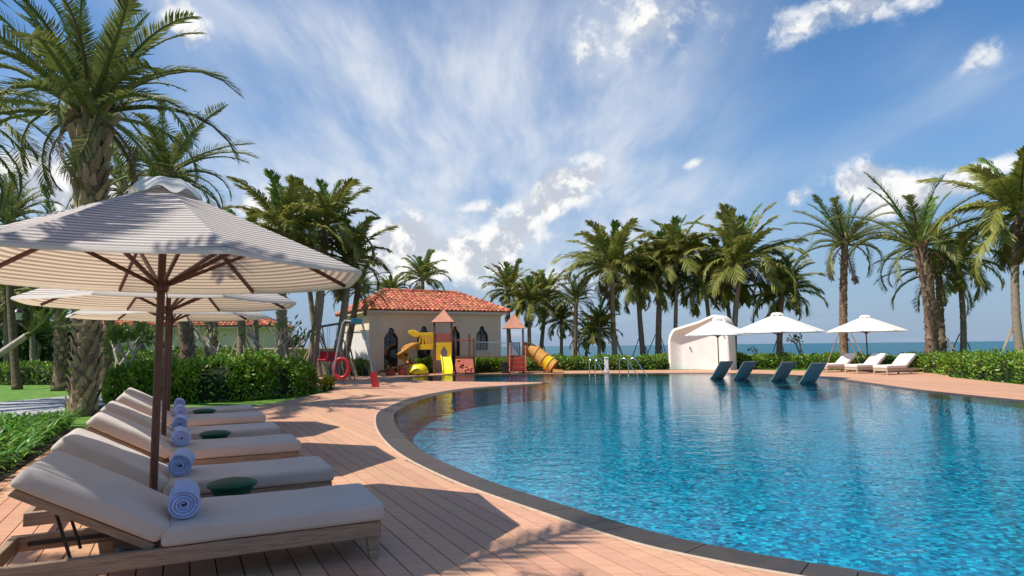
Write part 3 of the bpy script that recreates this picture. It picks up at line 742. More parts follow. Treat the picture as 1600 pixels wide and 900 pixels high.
# ------------------------------------------------------------------ white shell wall with shower
def shell_wall():
    c = gnd(1093, 578); root = empty('shell_wall', (c[0], 37.2, 0), math.radians(-34))
    # front outline in local x (width), z ; y is depth away from the viewer
    def outline(s):
        pts = [(-1.75, 0.0), (-1.75, 1.45)]
        for k in range(1, 9):
            a = math.pi - k / 8 * math.radians(62); pts.append((-1.05 + 0.70 * math.cos(a), 1.55 + 1.05 * math.sin(a) * 0.92))
        pts += [(0.2, 2.83), (0.75, 3.06)]
        for k in range(1, 9):
            a = math.radians(112) - k / 8 * math.radians(112); pts.append((1.05 + 0.70 * math.cos(a), 2.42 + 0.72 * math.sin(a)))
        pts += [(1.78, 1.2), (1.80, 0.0)]
        return pts
    o = outline(0); cx = 0.35
    def shrink(p, kx, kz, dx): return [((x - cx) * kx + cx + dx, z * kz) for x, z in p]
    rings = [(o, 0.0), (shrink(o, 0.935, 0.955, 0.0), -0.035), (shrink(o, 0.90, 0.93, 0.02), 0.05), (shrink(o, 0.84, 0.89, 0.07), 0.22), (shrink(o, 0.77, 0.85, 0.13), 0.36), (shrink(o, 0.72, 0.82, 0.16), 0.40)]
    vs = []; n = len(o); fs = []
    outer = [(o, 1.45), (o, 0.0)]
    seq = [outer[0]] + rings
    for poly, d in seq: vs += [(x, d, z) for x, z in poly]
    for q in range(len(seq) - 1):
        for i in range(n - 1): fs.append((q * n + i, q * n + i + 1, (q + 1) * n + i + 1, (q + 1) * n + i))
    b = (len(seq) - 1) * n
    fs.append(tuple(b + i for i in range(n)))              # inner back wall
    fs.append(tuple(reversed(range(n))))                   # outside back
    MB().add(vs, fs).build('shell', WHITE_WALL, root, smooth=True)
    MB().tube([(-0.55, 0.42, 1.25), (-0.55, 0.28, 1.25)], 0.05, 12).build('tap', STEEL, root)
    for x in (1.15, 1.32): MB().tube([(x, -0.01, 2.72), (x, -0.10, 2.70)], 0.05, 12).build('spout', STEEL, root)
    tag(root, 'white curved shell shaped shower wall standing at the far pool edge', 'shower wall')
shell_wall()

# ------------------------------------------------------------------ pool rails, post
def rails():
    for i, (px, py, Y, rz) in enumerate([(921, 587, 31.5, 0.5), (930, 588, 31.5, 0.5), (968, 588, 31.0, -0.5), (982, 588, 31.0, -0.5)]):
        q = atY(px, py, Y); r = empty('pool_handrail', (q[0], q[1], 0), rz)
        MB().tube([(0, 0, -0.4), (0, 0, 0.45), (0.02, 0, 0.66), (0.10, 0, 0.80), (0.24, 0, 0.84), (0.40, 0, 0.76), (0.62, 0, 0.42), (0.92, 0, -0.02), (1.0, 0, -0.3)], 0.022, 10).build('rail_tube', STEEL, r, smooth=True)
        MB().lathe([(0.05, -0.005), (0.05, 0.02), (0.03, 0.03)], 12).build('flange', STEEL, r)
        tag(r, ['stainless pool handrail nearest the tube slide', 'stainless pool handrail just beside the slender white post, play side', 'stainless pool handrail just beyond the slender white post', 'stainless pool handrail nearest the white shell wall'][i], 'handrail', 'stainless handrails at the pool steps')
    q = gnd(951, 583.5); r = empty('depth_post', (q[0], 34.3, 0))
    MB().box((0, 0, 0.42), (0.20, 0.10, 0.84)).build('post_body', WHITE_WALL, r, bevel=0.02)
    MB().box((0, 0, 0.02), (0.26, 0.16, 0.03)).build('foot_plate', STEEL, r)
    MB().box((0.0, -0.054, 0.76), (0.12, 0.006, 0.05)).build('plaque', BLACK, r)
    tag(r, 'slender white post at the far pool edge between the handrails', 'post')
rails()
# ------------------------------------------------------------------ foliage builders
def leaf_quads(P, N, size, rng, bend=0.25, width=0.42, up=0.35):
    """many small bent leaves: P (n,3) positions, N (n,3) outward normals; each leaf six vertices, two quads"""
    n = len(P)
    D = rng.normal(size=(n, 3)) * 0.75 + N * 0.7 + np.array([0, 0, up]); D /= np.linalg.norm(D, axis=1)[:, None]
    A = rng.normal(size=(n, 3)); S = np.cross(D, A); S /= np.linalg.norm(S, axis=1)[:, None]
    B = np.cross(S, D); L = size * rng.uniform(0.65, 1.3, n)[:, None]; W = L * width
    v0 = P; vt = P + D * L - B * L * bend
    ml = P + D * L * 0.5 - S * W * 0.5; mr = P + D * L * 0.5 + S * W * 0.5; mc = P + D * L * 0.5 - B * L * 0.10
    V = np.stack([v0, ml, mc, mr, vt], 1).reshape(-1, 3)
    b = np.arange(n)[:, None] * 5
    Fq = np.concatenate([b + np.array([[0, 2, 4, 1]]), b + np.array([[0, 3, 4, 2]])], 0)
    return V, Fq
def hedge(name, label, path, width, height, n, leaf, leafmat, seed, cat='hedge', group=None, lumps=0.12, z0=-0.03, stalks=0):
    """clipped planting along a path of (x, y) points; leaves over an inner dark body"""
    rng = np.random.default_rng(seed); path = np.array(path, float)
    seg = np.linalg.norm(np.diff(path, axis=0), axis=1); D = np.r_[0, np.cumsum(seg)]; Ltot = D[-1]
    wv = np.atleast_1d(np.array(width, float)); hv = np.atleast_1d(np.array(height, float))
    def at(t):
        p = np.c_[np.interp(t, D, path[:, 0]), np.interp(t, D, path[:, 1])]
        q = np.c_[np.interp(np.minimum(t + 0.05, Ltot), D, path[:, 0]), np.interp(np.minimum(t + 0.05, Ltot), D, path[:, 1])] - np.c_[np.interp(np.maximum(t - 0.05, 0), D, path[:, 0]), np.interp(np.maximum(t - 0.05, 0), D, path[:, 1])]
        q /= np.linalg.norm(q, axis=1)[:, None]
        w = np.interp(t, np.linspace(0, Ltot, len(wv)), wv); h = np.interp(t, np.linspace(0, Ltot, len(hv)), hv)
        return p, np.c_[-q[:, 1], q[:, 0]], w, h
    ph = rng.uniform(0, 6.28, 8)
    def lump(t, a): return 1 + lumps * (np.sin(t * 2.1 + ph[0]) + 0.8 * np.sin(t * 4.7 + ph[1] + a * 2) + 0.6 * np.sin(t * 9.1 + ph[2] - a * 3)) / 1.6
    t = rng.uniform(0, Ltot, n); a = rng.uniform(-0.15, math.pi + 0.15, n)
    p, nn, w, h = at(t)
    ca, sa = np.cos(a), np.sin(a); k = lump(t, a) * rng.uniform(0.72, 1.04, n) ** 0.5
    cx = np.sign(ca) * np.abs(ca) ** 0.55 * w / 2 * k; cz = np.sign(sa) * np.abs(sa) ** 0.55 * h * k
    endf = np.clip(np.minimum(t, Ltot - t) / (w * 0.35) + 0.45, 0, 1); cx *= endf; cz *= np.clip(endf + 0.15, 0, 1)
    P = np.c_[p + nn * cx[:, None], np.maximum(cz, 0.01) + z0]
    N = np.c_[nn * ca[:, None], sa]
    V, Fq = leaf_quads(P, N, leaf, rng)
    root = empty(name, (path[0][0], path[0][1], z0)); off = np.array([path[0][0], path[0][1], z0])
    fo = link('foliage', np_mesh('foliage', V - off, Fq, leafmat), root); fo['kind'] = 'stuff'
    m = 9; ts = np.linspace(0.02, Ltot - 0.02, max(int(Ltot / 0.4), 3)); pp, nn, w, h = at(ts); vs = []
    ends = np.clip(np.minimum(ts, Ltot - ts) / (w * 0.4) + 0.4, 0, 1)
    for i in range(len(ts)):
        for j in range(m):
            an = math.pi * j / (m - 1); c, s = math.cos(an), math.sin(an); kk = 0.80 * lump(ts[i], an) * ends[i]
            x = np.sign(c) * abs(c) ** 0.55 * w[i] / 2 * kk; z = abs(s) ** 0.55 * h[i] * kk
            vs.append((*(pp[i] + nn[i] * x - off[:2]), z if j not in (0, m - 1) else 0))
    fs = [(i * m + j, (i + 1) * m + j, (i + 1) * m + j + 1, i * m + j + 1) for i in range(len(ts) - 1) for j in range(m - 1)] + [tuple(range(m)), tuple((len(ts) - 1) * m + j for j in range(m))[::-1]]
    MB().add(vs, fs).build('dark_core', CORE, root)  # solid dark body filling the hedge, added to stop see-through between leaves
    tag(root, label, cat, group)
    return root

def frond_mesh(L, droop, nl, ll, lw, style, seed, base_curve=0.0):
    """a palm leaf along +x with its midrib bending down; leaflets are folded strips. Returns vertices, faces"""
    rng = np.random.default_rng(seed); n = 22
    s = np.linspace(0, 1, n); th = base_curve - droop * s ** 1.7
    x = np.concatenate([[0], np.cumsum(np.cos(th[:-1]))]) * L / (n - 1); z = np.concatenate([[0], np.cumsum(np.sin(th[:-1]))]) * L / (n - 1)
    mb = MB()
    yb = 0.10 * L * rng.normal() * s ** 2
    r0 = 0.016 * L / 3 + 0.008
    mb.tube([(x[i], yb[i], z[i]) for i in range(0, n, 3)] + [(x[-1], yb[-1], z[-1])], [r0 * (1.5 - 1.3 * s[i]) for i in range(0, n, 3)] + [r0 * 0.15], 4, cap=False)
    start = 0.13 if style == 'coco' else 0.10
    for k in range(nl):
        t = start + (1 - start) * (k + rng.uniform(-.3, .3)) / nl; t = min(max(t, 0.05), 0.995)
        cx, cz, cy = np.interp(t, s, x), np.interp(t, s, z), np.interp(t, s, yb); a = np.interp(t, s, th)
        T = np.array([math.cos(a), 0, math.sin(a)]); Nn = np.array([-math.sin(a), 0, math.cos(a)])
        u = (t - start) / (1 - start)
        prof = (0.40 + 0.60 * math.sin(math.pi * min(u * 1.25 + 0.12, 1.0) * 0.98)) if u < 0.7 else (1.0 - (u - 0.7) / 0.3 * 0.62)
        for sd in (-1, 1):
            l = ll * prof * rng.uniform(0.85, 1.12)
            fw = (0.55 + 0.75 * u) * rng.uniform(0.8, 1.2)
            lift = (0.30 if style == 'coco' else 0.55) * rng.uniform(0.5, 1.4)
            d = T * fw + np.array([0, sd, 0]) * 1.0 + Nn * lift; d /= np.linalg.norm(d)
            sag = (0.72 if style == 'coco' else 0.32) * rng.uniform(0.6, 1.4)
            g = np.array([0, 0, -1.0])
            p0 = np.array([cx, cy, cz]); p1 = p0 + d * l * 0.45 + g * l * 0.06 * sag; p2 = p0 + d * l * (0.92 - 0.12 * sag) + g * l * 0.42 * sag
            wd = np.cross(d, Nn); wd /= (np.linalg.norm(wd) + 1e-6); wd = wd * math.cos(0.5) + Nn * math.sin(0.5) * sd
            w = lw * (0.7 + 0.5 * prof)
            mb.add([p0 - wd * w * .3, p0 + wd * w * .3, p1 + wd * w * .5, p1 - wd * w * .5, p2], [(0, 1, 2, 3), (3, 2, 4)])
    return mb
FROND = {}
def fronds(style):
    if style in FROND: return FROND[style]
    out = []
    if style == 'coco':
        for i, (dr, bc) in enumerate([(0.75, 0.12), (1.25, 0.2), (1.75, 0.3)]):
            out.append(frond_mesh(1.0, dr, 44, 0.29, 0.025, 'coco', 10 + i, bc))
    elif style == 'date':
        for i, (dr, bc) in enumerate([(0.55, 0.05), (1.05, 0.15), (1.7, 0.3)]):
            out.append(frond_mesh(1.0, dr, 44, 0.185, 0.0155, 'date', 20 + i, bc))
    elif style == 'bigdate':
        for i, (dr, bc) in enumerate([(0.5, 0.05), (1.05, 0.15), (1.75, 0.3), (2.1, 0.3)]):
            out.append(frond_mesh(1.0, dr, 66, 0.165, 0.0105, 'date', 30 + i, bc))
    ms = []
    for mb in out:
        me = mb.mesh('frond'); ms.append(me)
    FROND[style] = ms
    return ms
FM = {}
def frond_data(style, v, matl):
    key = (style, v, matl.name)
    if key not in FM:
        me = fronds(style)[v].copy(); me.materials.clear(); me.materials.append(matl); FM[key] = me
    return FM[key]

BOOT_ME = None
def boot_mesh():
    global BOOT_ME
    if BOOT_ME is None:
        # cut leaf base: wedge hugging the trunk (x outward, z up), 1 unit tall
        mb = MB().add([(0, -.5, -.35), (0, .5, -.35), (.16, 0, -.5), (.10, -.42, .1), (.10, .42, .1), (.34, 0, .05), (.42, -.20, .55), (.42, .20, .55), (.56, 0, .52)],
                      [(0, 2, 5, 3), (2, 1, 4, 5), (3, 5, 8, 6), (5, 4, 7, 8), (6, 8, 7), (0, 3, 4, 1), (3, 6, 7, 4)])
        BOOT_ME = mb.mesh('leaf_base'); BOOT_ME.materials.append(BOOT)
    return BOOT_ME

def palm(label, base, top, r0, r1, style, nf, fl, seed, stakes=0, boots=0, spread=(80, -35), dead=3, group=None, boot_from=0.0, young=4, boot_h=0.16, boot_objects=False, curve=0.0, skirt=True, boot_w=1.0, name='palm_tree'):
    rng = random.Random(seed); base = Vector(base); top = Vector(top)
    root = empty(name, base); d = top - base; n = max(int(d.length / 0.28), 6)
    side = Vector((rng.uniform(-1, 1), rng.uniform(-1, 1), 0)) * (0.05 * d.length + curve)
    def axis(t): return d * t + side * (4 * t * (1 - t)) * 0.5
    bark = BARK_C if style == 'coco' else BARK_D
    pts = []; rad = []
    for i in range(n * 2 + 1):
        t = i / (n * 2); pts.append(axis(t))
        r = r0 + (r1 - r0) * min(t * 1.0, 1); r *= 1 + 0.35 * math.exp(-t * d.length / 0.35)
        if style == 'coco': r *= 1.04 if i % 2 else 0.95
        rad.append(r * rng.uniform(0.96, 1.04))
    tr = MB().tube(pts, rad, 10).build('trunk', bark, root, smooth='all')
    if boots:
        bm_ = boot_mesh(); H = d.length; mb = MB()
        src = [v.co.copy() for v in bm_.vertices]; srf = [tuple(p.vertices) for p in bm_.polygons]
        for k in range(boots):
            t = boot_from + (1 - boot_from) * (k + 0.5) / boots; t = min(t, 0.995)
            a = k * 2.39996 + rng.uniform(-.15, .15); p = axis(t); r = (r0 + (r1 - r0) * t) * (1 + 0.35 * math.exp(-t * H / 0.35)) * 0.93
            sc = boot_h * rng.uniform(0.8, 1.25); wsc = 2 * math.pi * r / 7.5 * rng.uniform(0.85, 1.1) * boot_w
            if style == 'bigdate' and t > 0.60:
                f_ = (t - 0.60) / 0.4; sc *= 1 + 1.3 * f_; wsc *= 1 - 0.45 * f_
            Mx = Matrix.Translation(p) @ Matrix.Rotation(a, 4, 'Z') @ Matrix.Translation((r, 0, 0)) @ Matrix.Rotation(rng.uniform(-.15, .32), 4, 'Y') @ Matrix.Diagonal((sc * rng.uniform(0.5, 0.9), wsc, sc, 1))
            if boot_objects:
                o = link('leaf_base', bm_, tr); o.matrix_local = Mx
            else: mb.add([Mx @ v for v in src], srf)
        if not boot_objects:
            o = mb.build('leaf_bases', BOOT, tr); o['kind'] = 'stuff'
    cr = MB().lathe([(r1 * 0.95, -0.25), (r1 * 1.35, -0.05), (r1 * 1.25, 0.18), (r1 * 0.6, 0.42), (0.03, 0.6)], 10).build('crown', BOOT if style != 'coco' else BARK_C, root, smooth='all')
    cr.location = axis(1.0)
    hi, lo = spread; ms = fronds(style); nv = len(ms)
    live = LEAF_COCO if style == 'coco' else LEAF_DATE
    for k in range(nf + dead):
        isdead = k >= nf
        u = (k + 0.5) / nf if not isdead else 1.0
        el = math.radians(hi + (lo - hi) * u ** 0.85 + rng.uniform(-9, 9)) if not isdead else math.radians(lo - rng.uniform(10, 40))
        az = k * 2.39996 + rng.uniform(-.3, .3)
        v = min(int(u * nv + rng.uniform(-0.3, 0.5)), nv - 1); v = max(v, 0)
        matl = LEAF_DEAD if isdead else (LEAF_YOUNG if k < young else live)
        o = link('frond', frond_data(style, v, matl), cr)
        L = fl * rng.uniform(0.85, 1.12) * (0.80 if u < 0.15 else 1.0) * (0.7 if isdead else 1)
        o.rotation_mode = 'XYZ'
        R = Matrix.Rotation(az, 4, 'Z') @ Matrix.Rotation(-el, 4, 'Y') @ Matrix.Rotation(rng.uniform(-.5, .5), 4, 'X')
        o.matrix_local = Matrix.Translation((math.cos(az) * r1 * 0.7, math.sin(az) * r1 * 0.7, 0.25 - 0.45 * u)) @ R @ Matrix.Diagonal((L, L * rng.uniform(0.85, 1.15), L, 1))
    for k in range(stakes):
        a = rng.uniform(0, 6.28) + k * 2 * math.pi / stakes; h = d.length * rng.uniform(0.24, 0.36); R = h * rng.uniform(0.42, 0.6)
        p = axis(h / d.length)
        MB().tube([(p.x + math.cos(a) * R, p.y + math.sin(a) * R, 0.0), (p.x + math.cos(a) * r0, p.y + math.sin(a) * r0, h)], [0.036, 0.030], 6).build('prop_pole', STAKE, root)
    tag(root, label, 'palm tree', group)
    return root

def px_palm(label, cpx, cpy, bpx, Y, rpx, style, seed, r0=0.16, r1=None, nf=26, stakes=3, **kw):
    c = atY(cpx, cpy, Y); b = atY(bpx, 560, Y)
    s = Y / F; kw.setdefault('group', 'palms round the pool terrace')
    return palm(label, (b[0], Y, -0.05), (c[0], Y + kw.pop('dy', 0.0), c[2] - 0.2), r0, r1 or r0 * 0.72, style, nf, rpx * s * 1.28, seed, stakes=stakes, **kw)

# ------------------------------------------------------------------ palms
P1 = gnd(128, 646)
palm('tall date palm with shaggy trunk rising behind the nearest umbrella', (P1[0], P1[1], -0.05), (P1[0] - 0.20, P1[1], 7.35), 0.25, 0.32, 'bigdate', 42, 3.5, 5, boots=290, boot_h=0.26, boot_objects=True, spread=(84, -22), dead=4, young=6, boot_w=0.95, group='palms behind the loungers')
o_ = atY(-100, 120, 17.0)
palm('date palm rooted just outside the picture edge, only its fronds in view', (o_[0] - 1.0, 17.0, -0.05), (o_[0] - 0.6, 17.0, 7.9), 0.28, 0.34, 'bigdate', 38, 3.7, 8, boots=60, boot_h=0.3, spread=(75, -35), group='palms behind the loungers')
px_palm('date palm with crown showing just above the nearest umbrella top', 262, 262, 300, 21.5, 100, 'bigdate', 15, r0=0.24, nf=30, stakes=0, boots=150, boot_h=0.22, group='palms behind the loungers')
px_palm('smaller palm with dark crown beside the tall shaggy trunk', 192, 285, 165, 24.0, 55, 'date', 16, r0=0.2, nf=24, stakes=0, boots=110, boot_h=0.2, group='palms behind the loungers')
px_palm('palm with blackish speckled trunk beside the tall date palm', 90, 375, 97, 25.0, 80, 'date', 17, r0=0.25, nf=22, stakes=0, boots=140, boot_h=0.2, group='palms behind the loungers')
px_palm('stiff crowned palm peeping over the umbrella at the picture edge', 12, 335, 30, 26.0, 62, 'date', 18, nf=30, stakes=0, spread=(85, 0), group='palms behind the loungers')
px_palm('palm with lit shaggy trunk under the second umbrella', 330, 395, 327, 25.5, 70, 'date', 19, r0=0.24, nf=20, stakes=5, boots=150, boot_h=0.2, group='palms behind the loungers')
px_palm('palm with thin dark trunk between the umbrella pole and frangipani', 372, 385, 374, 29.0, 62, 'coco', 20, r0=0.2, nf=20, stakes=5, group='palms behind the loungers')
px_palm('palm with broad green crown right of the nearest umbrella slope', 440, 352, 447, 27.0, 78, 'coco', 21, r0=0.24, nf=30, stakes=5, boots=120, boot_h=0.18, group='palms behind the loungers')
px_palm('tallest palm of the clump beside the tiled villa', 508, 348, 482, 28.5, 68, 'coco', 22, r0=0.22, nf=30, stakes=5, group='palms behind the loungers')
px_palm('palm with plumed crown at the edge of the clump', 545, 400, 516, 29.5, 62, 'coco', 23, r0=0.2, nf=28, stakes=5, group='palms behind the loungers')
px_palm('low palm whose fronds reach towards the villa roof', 560, 442, 531, 31.5, 48, 'date', 24, r0=0.18, nf=24, stakes=5, group='palms behind the loungers')
px_palm('slender palm in the middle of the clump', 478, 395, 500, 33.0, 55, 'coco', 25, r0=0.16, nf=22, stakes=5, group='palms behind the loungers')
px_palm('palm standing behind the villa roof ridge', 660, 430, 660, 50.0, 36, 'coco', 26, r0=0.2, nf=28, stakes=0, spread=(85, -10))
px_palm('low palm crown just showing over the villa roof', 612, 452, 612, 50.0, 28, 'coco', 27, r0=0.2, nf=24, stakes=0, spread=(75, -10))
R_ = [('leafy palm directly beside the villa wall', 795, 448, 800, 43, 36, 'coco', 31, 0.17), ('palm behind the tube slide, first of three close together', 828, 468, 830, 42, 36, 'coco', 32, 0.15),
      ('palm behind the tube slide, second of three close together', 853, 458, 842, 44, 38, 'coco', 33, 0.16), ('short palm behind the end of the tube slide', 877, 496, 877, 43, 27, 'coco', 34, 0.13),
      ('stocky palm with straight trunk between the slide and handrails', 900, 462, 897, 41, 30, 'date', 35, 0.18), ('tall coconut palm with wide crown behind the slender white post', 957, 412, 962, 41, 64, 'coco', 36, 0.18),
      ('low dark palm beside the wide coconut palm', 937, 508, 934, 42, 30, 'coco', 37, 0.13), ('drooping low palm nearest the sea behind the handrails', 922, 520, 911, 46, 26, 'coco', 38, 0.13),
      ('palm with leafy stem between the coconut palm and shell wall', 997, 435, 1007, 43.0, 54, 'coco', 39, 0.2), ('bushy palm close beside the white shell wall', 1032, 420, 1028, 42.5, 56, 'coco', 40, 0.22),
      ('palm with bare trunk rising right behind the shell wall corner', 1058, 402, 1054, 42, 58, 'coco', 41, 0.15), ('palm leaning out behind the middle of the shell wall', 1100, 435, 1112, 42, 50, 'coco', 42, 0.16),
      ('tall plumed coconut palm behind the shell wall', 1160, 402, 1146, 40, 70, 'coco', 43, 0.2), ('second plumed palm behind the shell wall peak', 1132, 430, 1150, 43, 52, 'coco', 44, 0.16),
      ('rounded palm standing between the white parasols', 1222, 452, 1217, 41, 50, 'coco', 45, 0.2)]
for lab, cx, cy, bx, Y, rp, st, sd, r0 in R_:
    px_palm(lab, cx, cy, bx, Y, rp * 1.06, st, sd, r0=r0, nf=34, stakes=3, spread=(86, -32) if st == 'coco' else (80, -20), dead=2, young=3, group='palms along the sea hedge')
px_palm('date palm with straight trunk beside the white parasol by the sea', 1320, 372, 1319, 35, 76, 'bigdate', 51, r0=0.22, r1=0.17, nf=24, stakes=3, boots=110, boot_h=0.15, spread=(80, -25), dead=2, young=5, group='palms along the sea hedge')
px_palm('thick trunked date palm leaning over the sea hedge', 1436, 375, 1453, 32, 100, 'bigdate', 52, r0=0.30, r1=0.26, nf=22, stakes=2, boots=170, boot_h=0.18, spread=(72, -18), dead=2, young=5, group='palms along the sea hedge')
px_palm('palm half hidden behind the thick leaning date palm', 1466, 415, 1474, 33.5, 68, 'date', 53, r0=0.2, nf=24, stakes=3, boots=80, boot_h=0.15, spread=(80, -40), dead=2, group='palms along the sea hedge')
px_palm('palm with pale ringed trunk beyond the leaning date palm', 1494, 400, 1502, 34, 58, 'coco', 54, r0=0.17, nf=24, stakes=2, spread=(82, -45), dead=2, group='palms along the sea hedge')
px_palm('big crowned palm cut by the picture edge above the sea', 1592, 325, 1597, 28, 100, 'coco', 55, r0=0.19, nf=32, stakes=3, spread=(82, -45), dead=3, group='palms along the sea hedge')
# its crown is above the picture; its fronds shade the nearest umbrella and the deck
palm('palm outside the frame whose frond shadows fall on the deck', (-5.4, 1.4, -0.05), (-4.55, 2.35, 5.4), 0.25, 0.25, 'bigdate', 13, 3.2, 61, boots=60, boot_h=0.25, spread=(50, -25), dead=0, group='palms behind the loungers')
# ------------------------------------------------------------------ villa
def tile_slope(A, B, C, D, col_w=0.26, row=0.36):
    """barrel tiles over the slope A->B (eave) to D..C (ridge side); returns a joined MB"""
    A, B, C, D = map(Vector, (A, B, C, D)); ex = (B - A).normalized(); n = ex.cross((D - A)).normalized()
    if n.z < 0: n = -n
    ey = n.cross(ex)
    if ey.z < 0: ey = -ey
    W = (B - A).length; dx, dy = (D - A).dot(ex), (D - A).dot(ey); cx = (C - A).dot(ex)
    mb = MB(); rr = random.Random(5)
    nc = int(W / col_w)
    for i in range(nc):
        x = (i + 0.5) * W / nc
        top = dy
        if x < dx: top = min(top, dy * x / max(dx, 1e-3))
        if x > cx: top = min(top, dy * (W - x) / max(W - cx, 1e-3))
        y = 0.0
        while y < top - 0.05:
            y2 = min(y + row * 1.08, top + 0.04); r0, r1 = col_w * 0.52, col_w * 0.44; j = rr.uniform(-.012, .012)
            vs = []
            for yy, r, lift in ((y, r0, 0.03), (y2, r1, 0.004)):
                for k in range(5):
                    a = math.pi * k / 4
                    vs.append(A + ex * (x + j + r * math.cos(a)) + ey * yy + n * (r * 0.75 * math.sin(a) + lift))
            mb.add(vs, [(k, k + 1, 6 + k, 5 + k) for k in range(4)] + [(4, 3, 2, 1, 0)])
            y += row
    return mb
def arch(xc, w, z0, z1):
    """pointed keyhole outline"""
    h = w / 2; zs = z1 - w * 0.75
    return [(xc - h, z0), (xc + h, z0), (xc + h, zs), (xc + h * 0.80, zs + w * 0.20), (xc + h * 0.42, zs + w * 0.42), (xc + h * 0.36, zs + w * 0.62), (xc, z1), (xc - h * 0.36, zs + w * 0.62), (xc - h * 0.42, zs + w * 0.42), (xc - h * 0.80, zs + w * 0.20), (xc - h, zs)]
def villa(name, label, loc, rz, W, Dp, Hh, ridge, inset, holes, wallmat, mat_roof=ROOFT):
    root = empty(name, loc, rz); wl = empty('walls', parent=root)
    def wall_with(holes, Wd, tf, nm):
        bm = bmesh.new(); es = []
        for L in [[(0, 0), (Wd, 0), (Wd, Hh), (0, Hh)]] + holes:
            vs = [bm.verts.new((p[0], 0, p[1])) for p in L]
            es += [bm.edges.new((vs[i], vs[(i + 1) % len(vs)])) for i in range(len(vs))]
        bmesh.ops.triangle_fill(bm, use_beauty=True, use_dissolve=False, edges=es)
        for L in holes:
            a = [bm.verts.new((p[0], 0.001, p[1])) for p in L]; b = [bm.verts.new((p[0], 0.22, p[1])) for p in L]
            for i in range(len(L)): bm.faces.new((a[i], a[(i + 1) % len(L)], b[(i + 1) % len(L)], b[i]))
        me = bpy.data.meshes.new(nm); bm.to_mesh(me); bm.free(); o = link(nm, me, wl, wallmat); return o
    wall_with([arch(*h) for h in holes], W, None, 'front_wall')
    o = wall_with([], Dp, None, 'end_wall'); o.rotation_euler = (0, 0, math.pi / 2)
    o = wall_with([], Dp, None, 'end_wall'); o.rotation_euler = (0, 0, math.pi / 2); o.location = (W, 0, 0)
    o = wall_with([], W, None, 'back_wall'); o.location = (0, Dp, 0)
    for h in holes:
        xc, w, z0, z1 = h; door = z0 < 0.3
        wd = empty('door' if door else 'window', (0, 0.14, 0), parent=root)
        L = arch(*h)
        MB().prism([(x, 0, z) for x, z in L], (0, 0.03, 0), (0, 0.045, 0)).build('pane', GLASS, wd)
        fr = MB(); n = len(L); c = (xc, (z0 + z1) / 2); inn = [(xc + (x - xc) * 0.84, c[1] + (z - c[1]) * (1 - 0.16 * w / (z1 - z0))) for x, z in L]
        vs = [(x, -0.03, z) for x, z in L] + [(x, -0.03, z) for x, z in inn] + [(x, 0.028, z) for x, z in inn]
        fr.add(vs, [(i, (i + 1) % n, n + (i + 1) % n, n + i) for i in range(n)] + [(n + i, n + (i + 1) % n, 2 * n + (i + 1) % n, 2 * n + i) for i in range(n)])
        fr.build('frame', FRAME_D, wd)
        for k in (0.36, 0.68): MB().box((xc, 0.0, z0 + (z1 - z0) * k), (w * 0.86, 0.03, 0.04)).build('glazing_bar', FRAME_D, wd)
        MB().box((xc, 0.002, (z0 + z1) / 2 - 0.06), (0.035, 0.03, (z1 - z0) * 0.84)).build('glazing_bar', FRAME_D, wd)
        if not door: MB().box((xc, -0.17, z0 - 0.035), (w + 0.2, 0.18, 0.06)).build('sill', CREAM_L, wd)
    ov = 0.42; e = Hh
    MB().box((W / 2, Dp / 2, e + 0.02), (W + 2 * ov - 0.1, Dp + 2 * ov - 0.1, 0.12)).build('eaves', CREAM_L, root)
    MB().box((W / 2, Dp / 2, e - 0.09), (W + 0.18, Dp + 0.18, 0.12)).build('cornice', CREAM_L, root)
    a, b, c, d = (-ov, -ov, e + 0.09), (W + ov, -ov, e + 0.09), (W + ov, Dp + ov, e + 0.09), (-ov, Dp + ov, e + 0.09)
    r1, r2 = (inset, Dp / 2, ridge), (W - inset, Dp / 2, ridge)
    rf = MB().add([a, b, c, d, r1, r2], [(0, 1, 5, 4), (1, 2, 5), (2, 3, 4, 5), (3, 0, 4)]).build('roof', mat_roof, root)
    for q in ((a, b, r2, r1), (c, d, r1, r2), (d, a, r1, r1), (b, c, r2, r2)):
        t = tile_slope(*q).build('roof_tiles', mat_roof, rf, smooth=True); t['kind'] = 'stuff'
    for p, q in ((a, r1), (d, r1), (b, r2), (c, r2), (r1, r2)):
        p, q = Vector(p), Vector(q); n = max(int((q - p).length / 0.42), 1); up = Vector((0, 0, 0.05))
        mb = MB()
        for i in range(n): mb.tube([p.lerp(q, i / n) + up * 1.4, p.lerp(q, (i + 1.06) / n) + up], [0.15, 0.12], 8)
        mb.build('ridge_cap', mat_roof, rf, smooth=True)
    tag(root, label, 'villa')
    return root
VC = np.array([-8.05, 36.0])
def on_front(px):
    d = ray(px, 560)[:2]; A = np.array([[V2[0], -d[0]], [V2[1], -d[1]]]); s, t = np.linalg.solve(A, -VC); return s
hs = []
for x0, x1, z0, z1 in [(600, 622, 0.06, 2.62), (652, 673, 0.06, 2.72), (703, 719, 0.06, 2.72), (744, 763, 1.25, 2.75)]:
    a, b = on_front(x0), on_front(x1); hs.append(((a + b) / 2, b - a, z0, z1))
WF = on_front(783)
villa('pool_villa', 'cream villa with red barrel tiled hip roof and dark arched openings', (VC[0], VC[1], 0), ANG, WF, 6.2, 3.48, 4.95, 1.75, hs, CREAM)
b_ = atY(140, 555, 42); villa('garden_villa', 'far cream villa with red tiled roof seen between the palm trunks', (b_[0], 42, 0), math.radians(6), 11.0, 6.0, 2.9, 4.3, 2.4, [(1.5 + 1.6 * i, 0.75, 0.06, 2.2) for i in range(6)], CREAM)

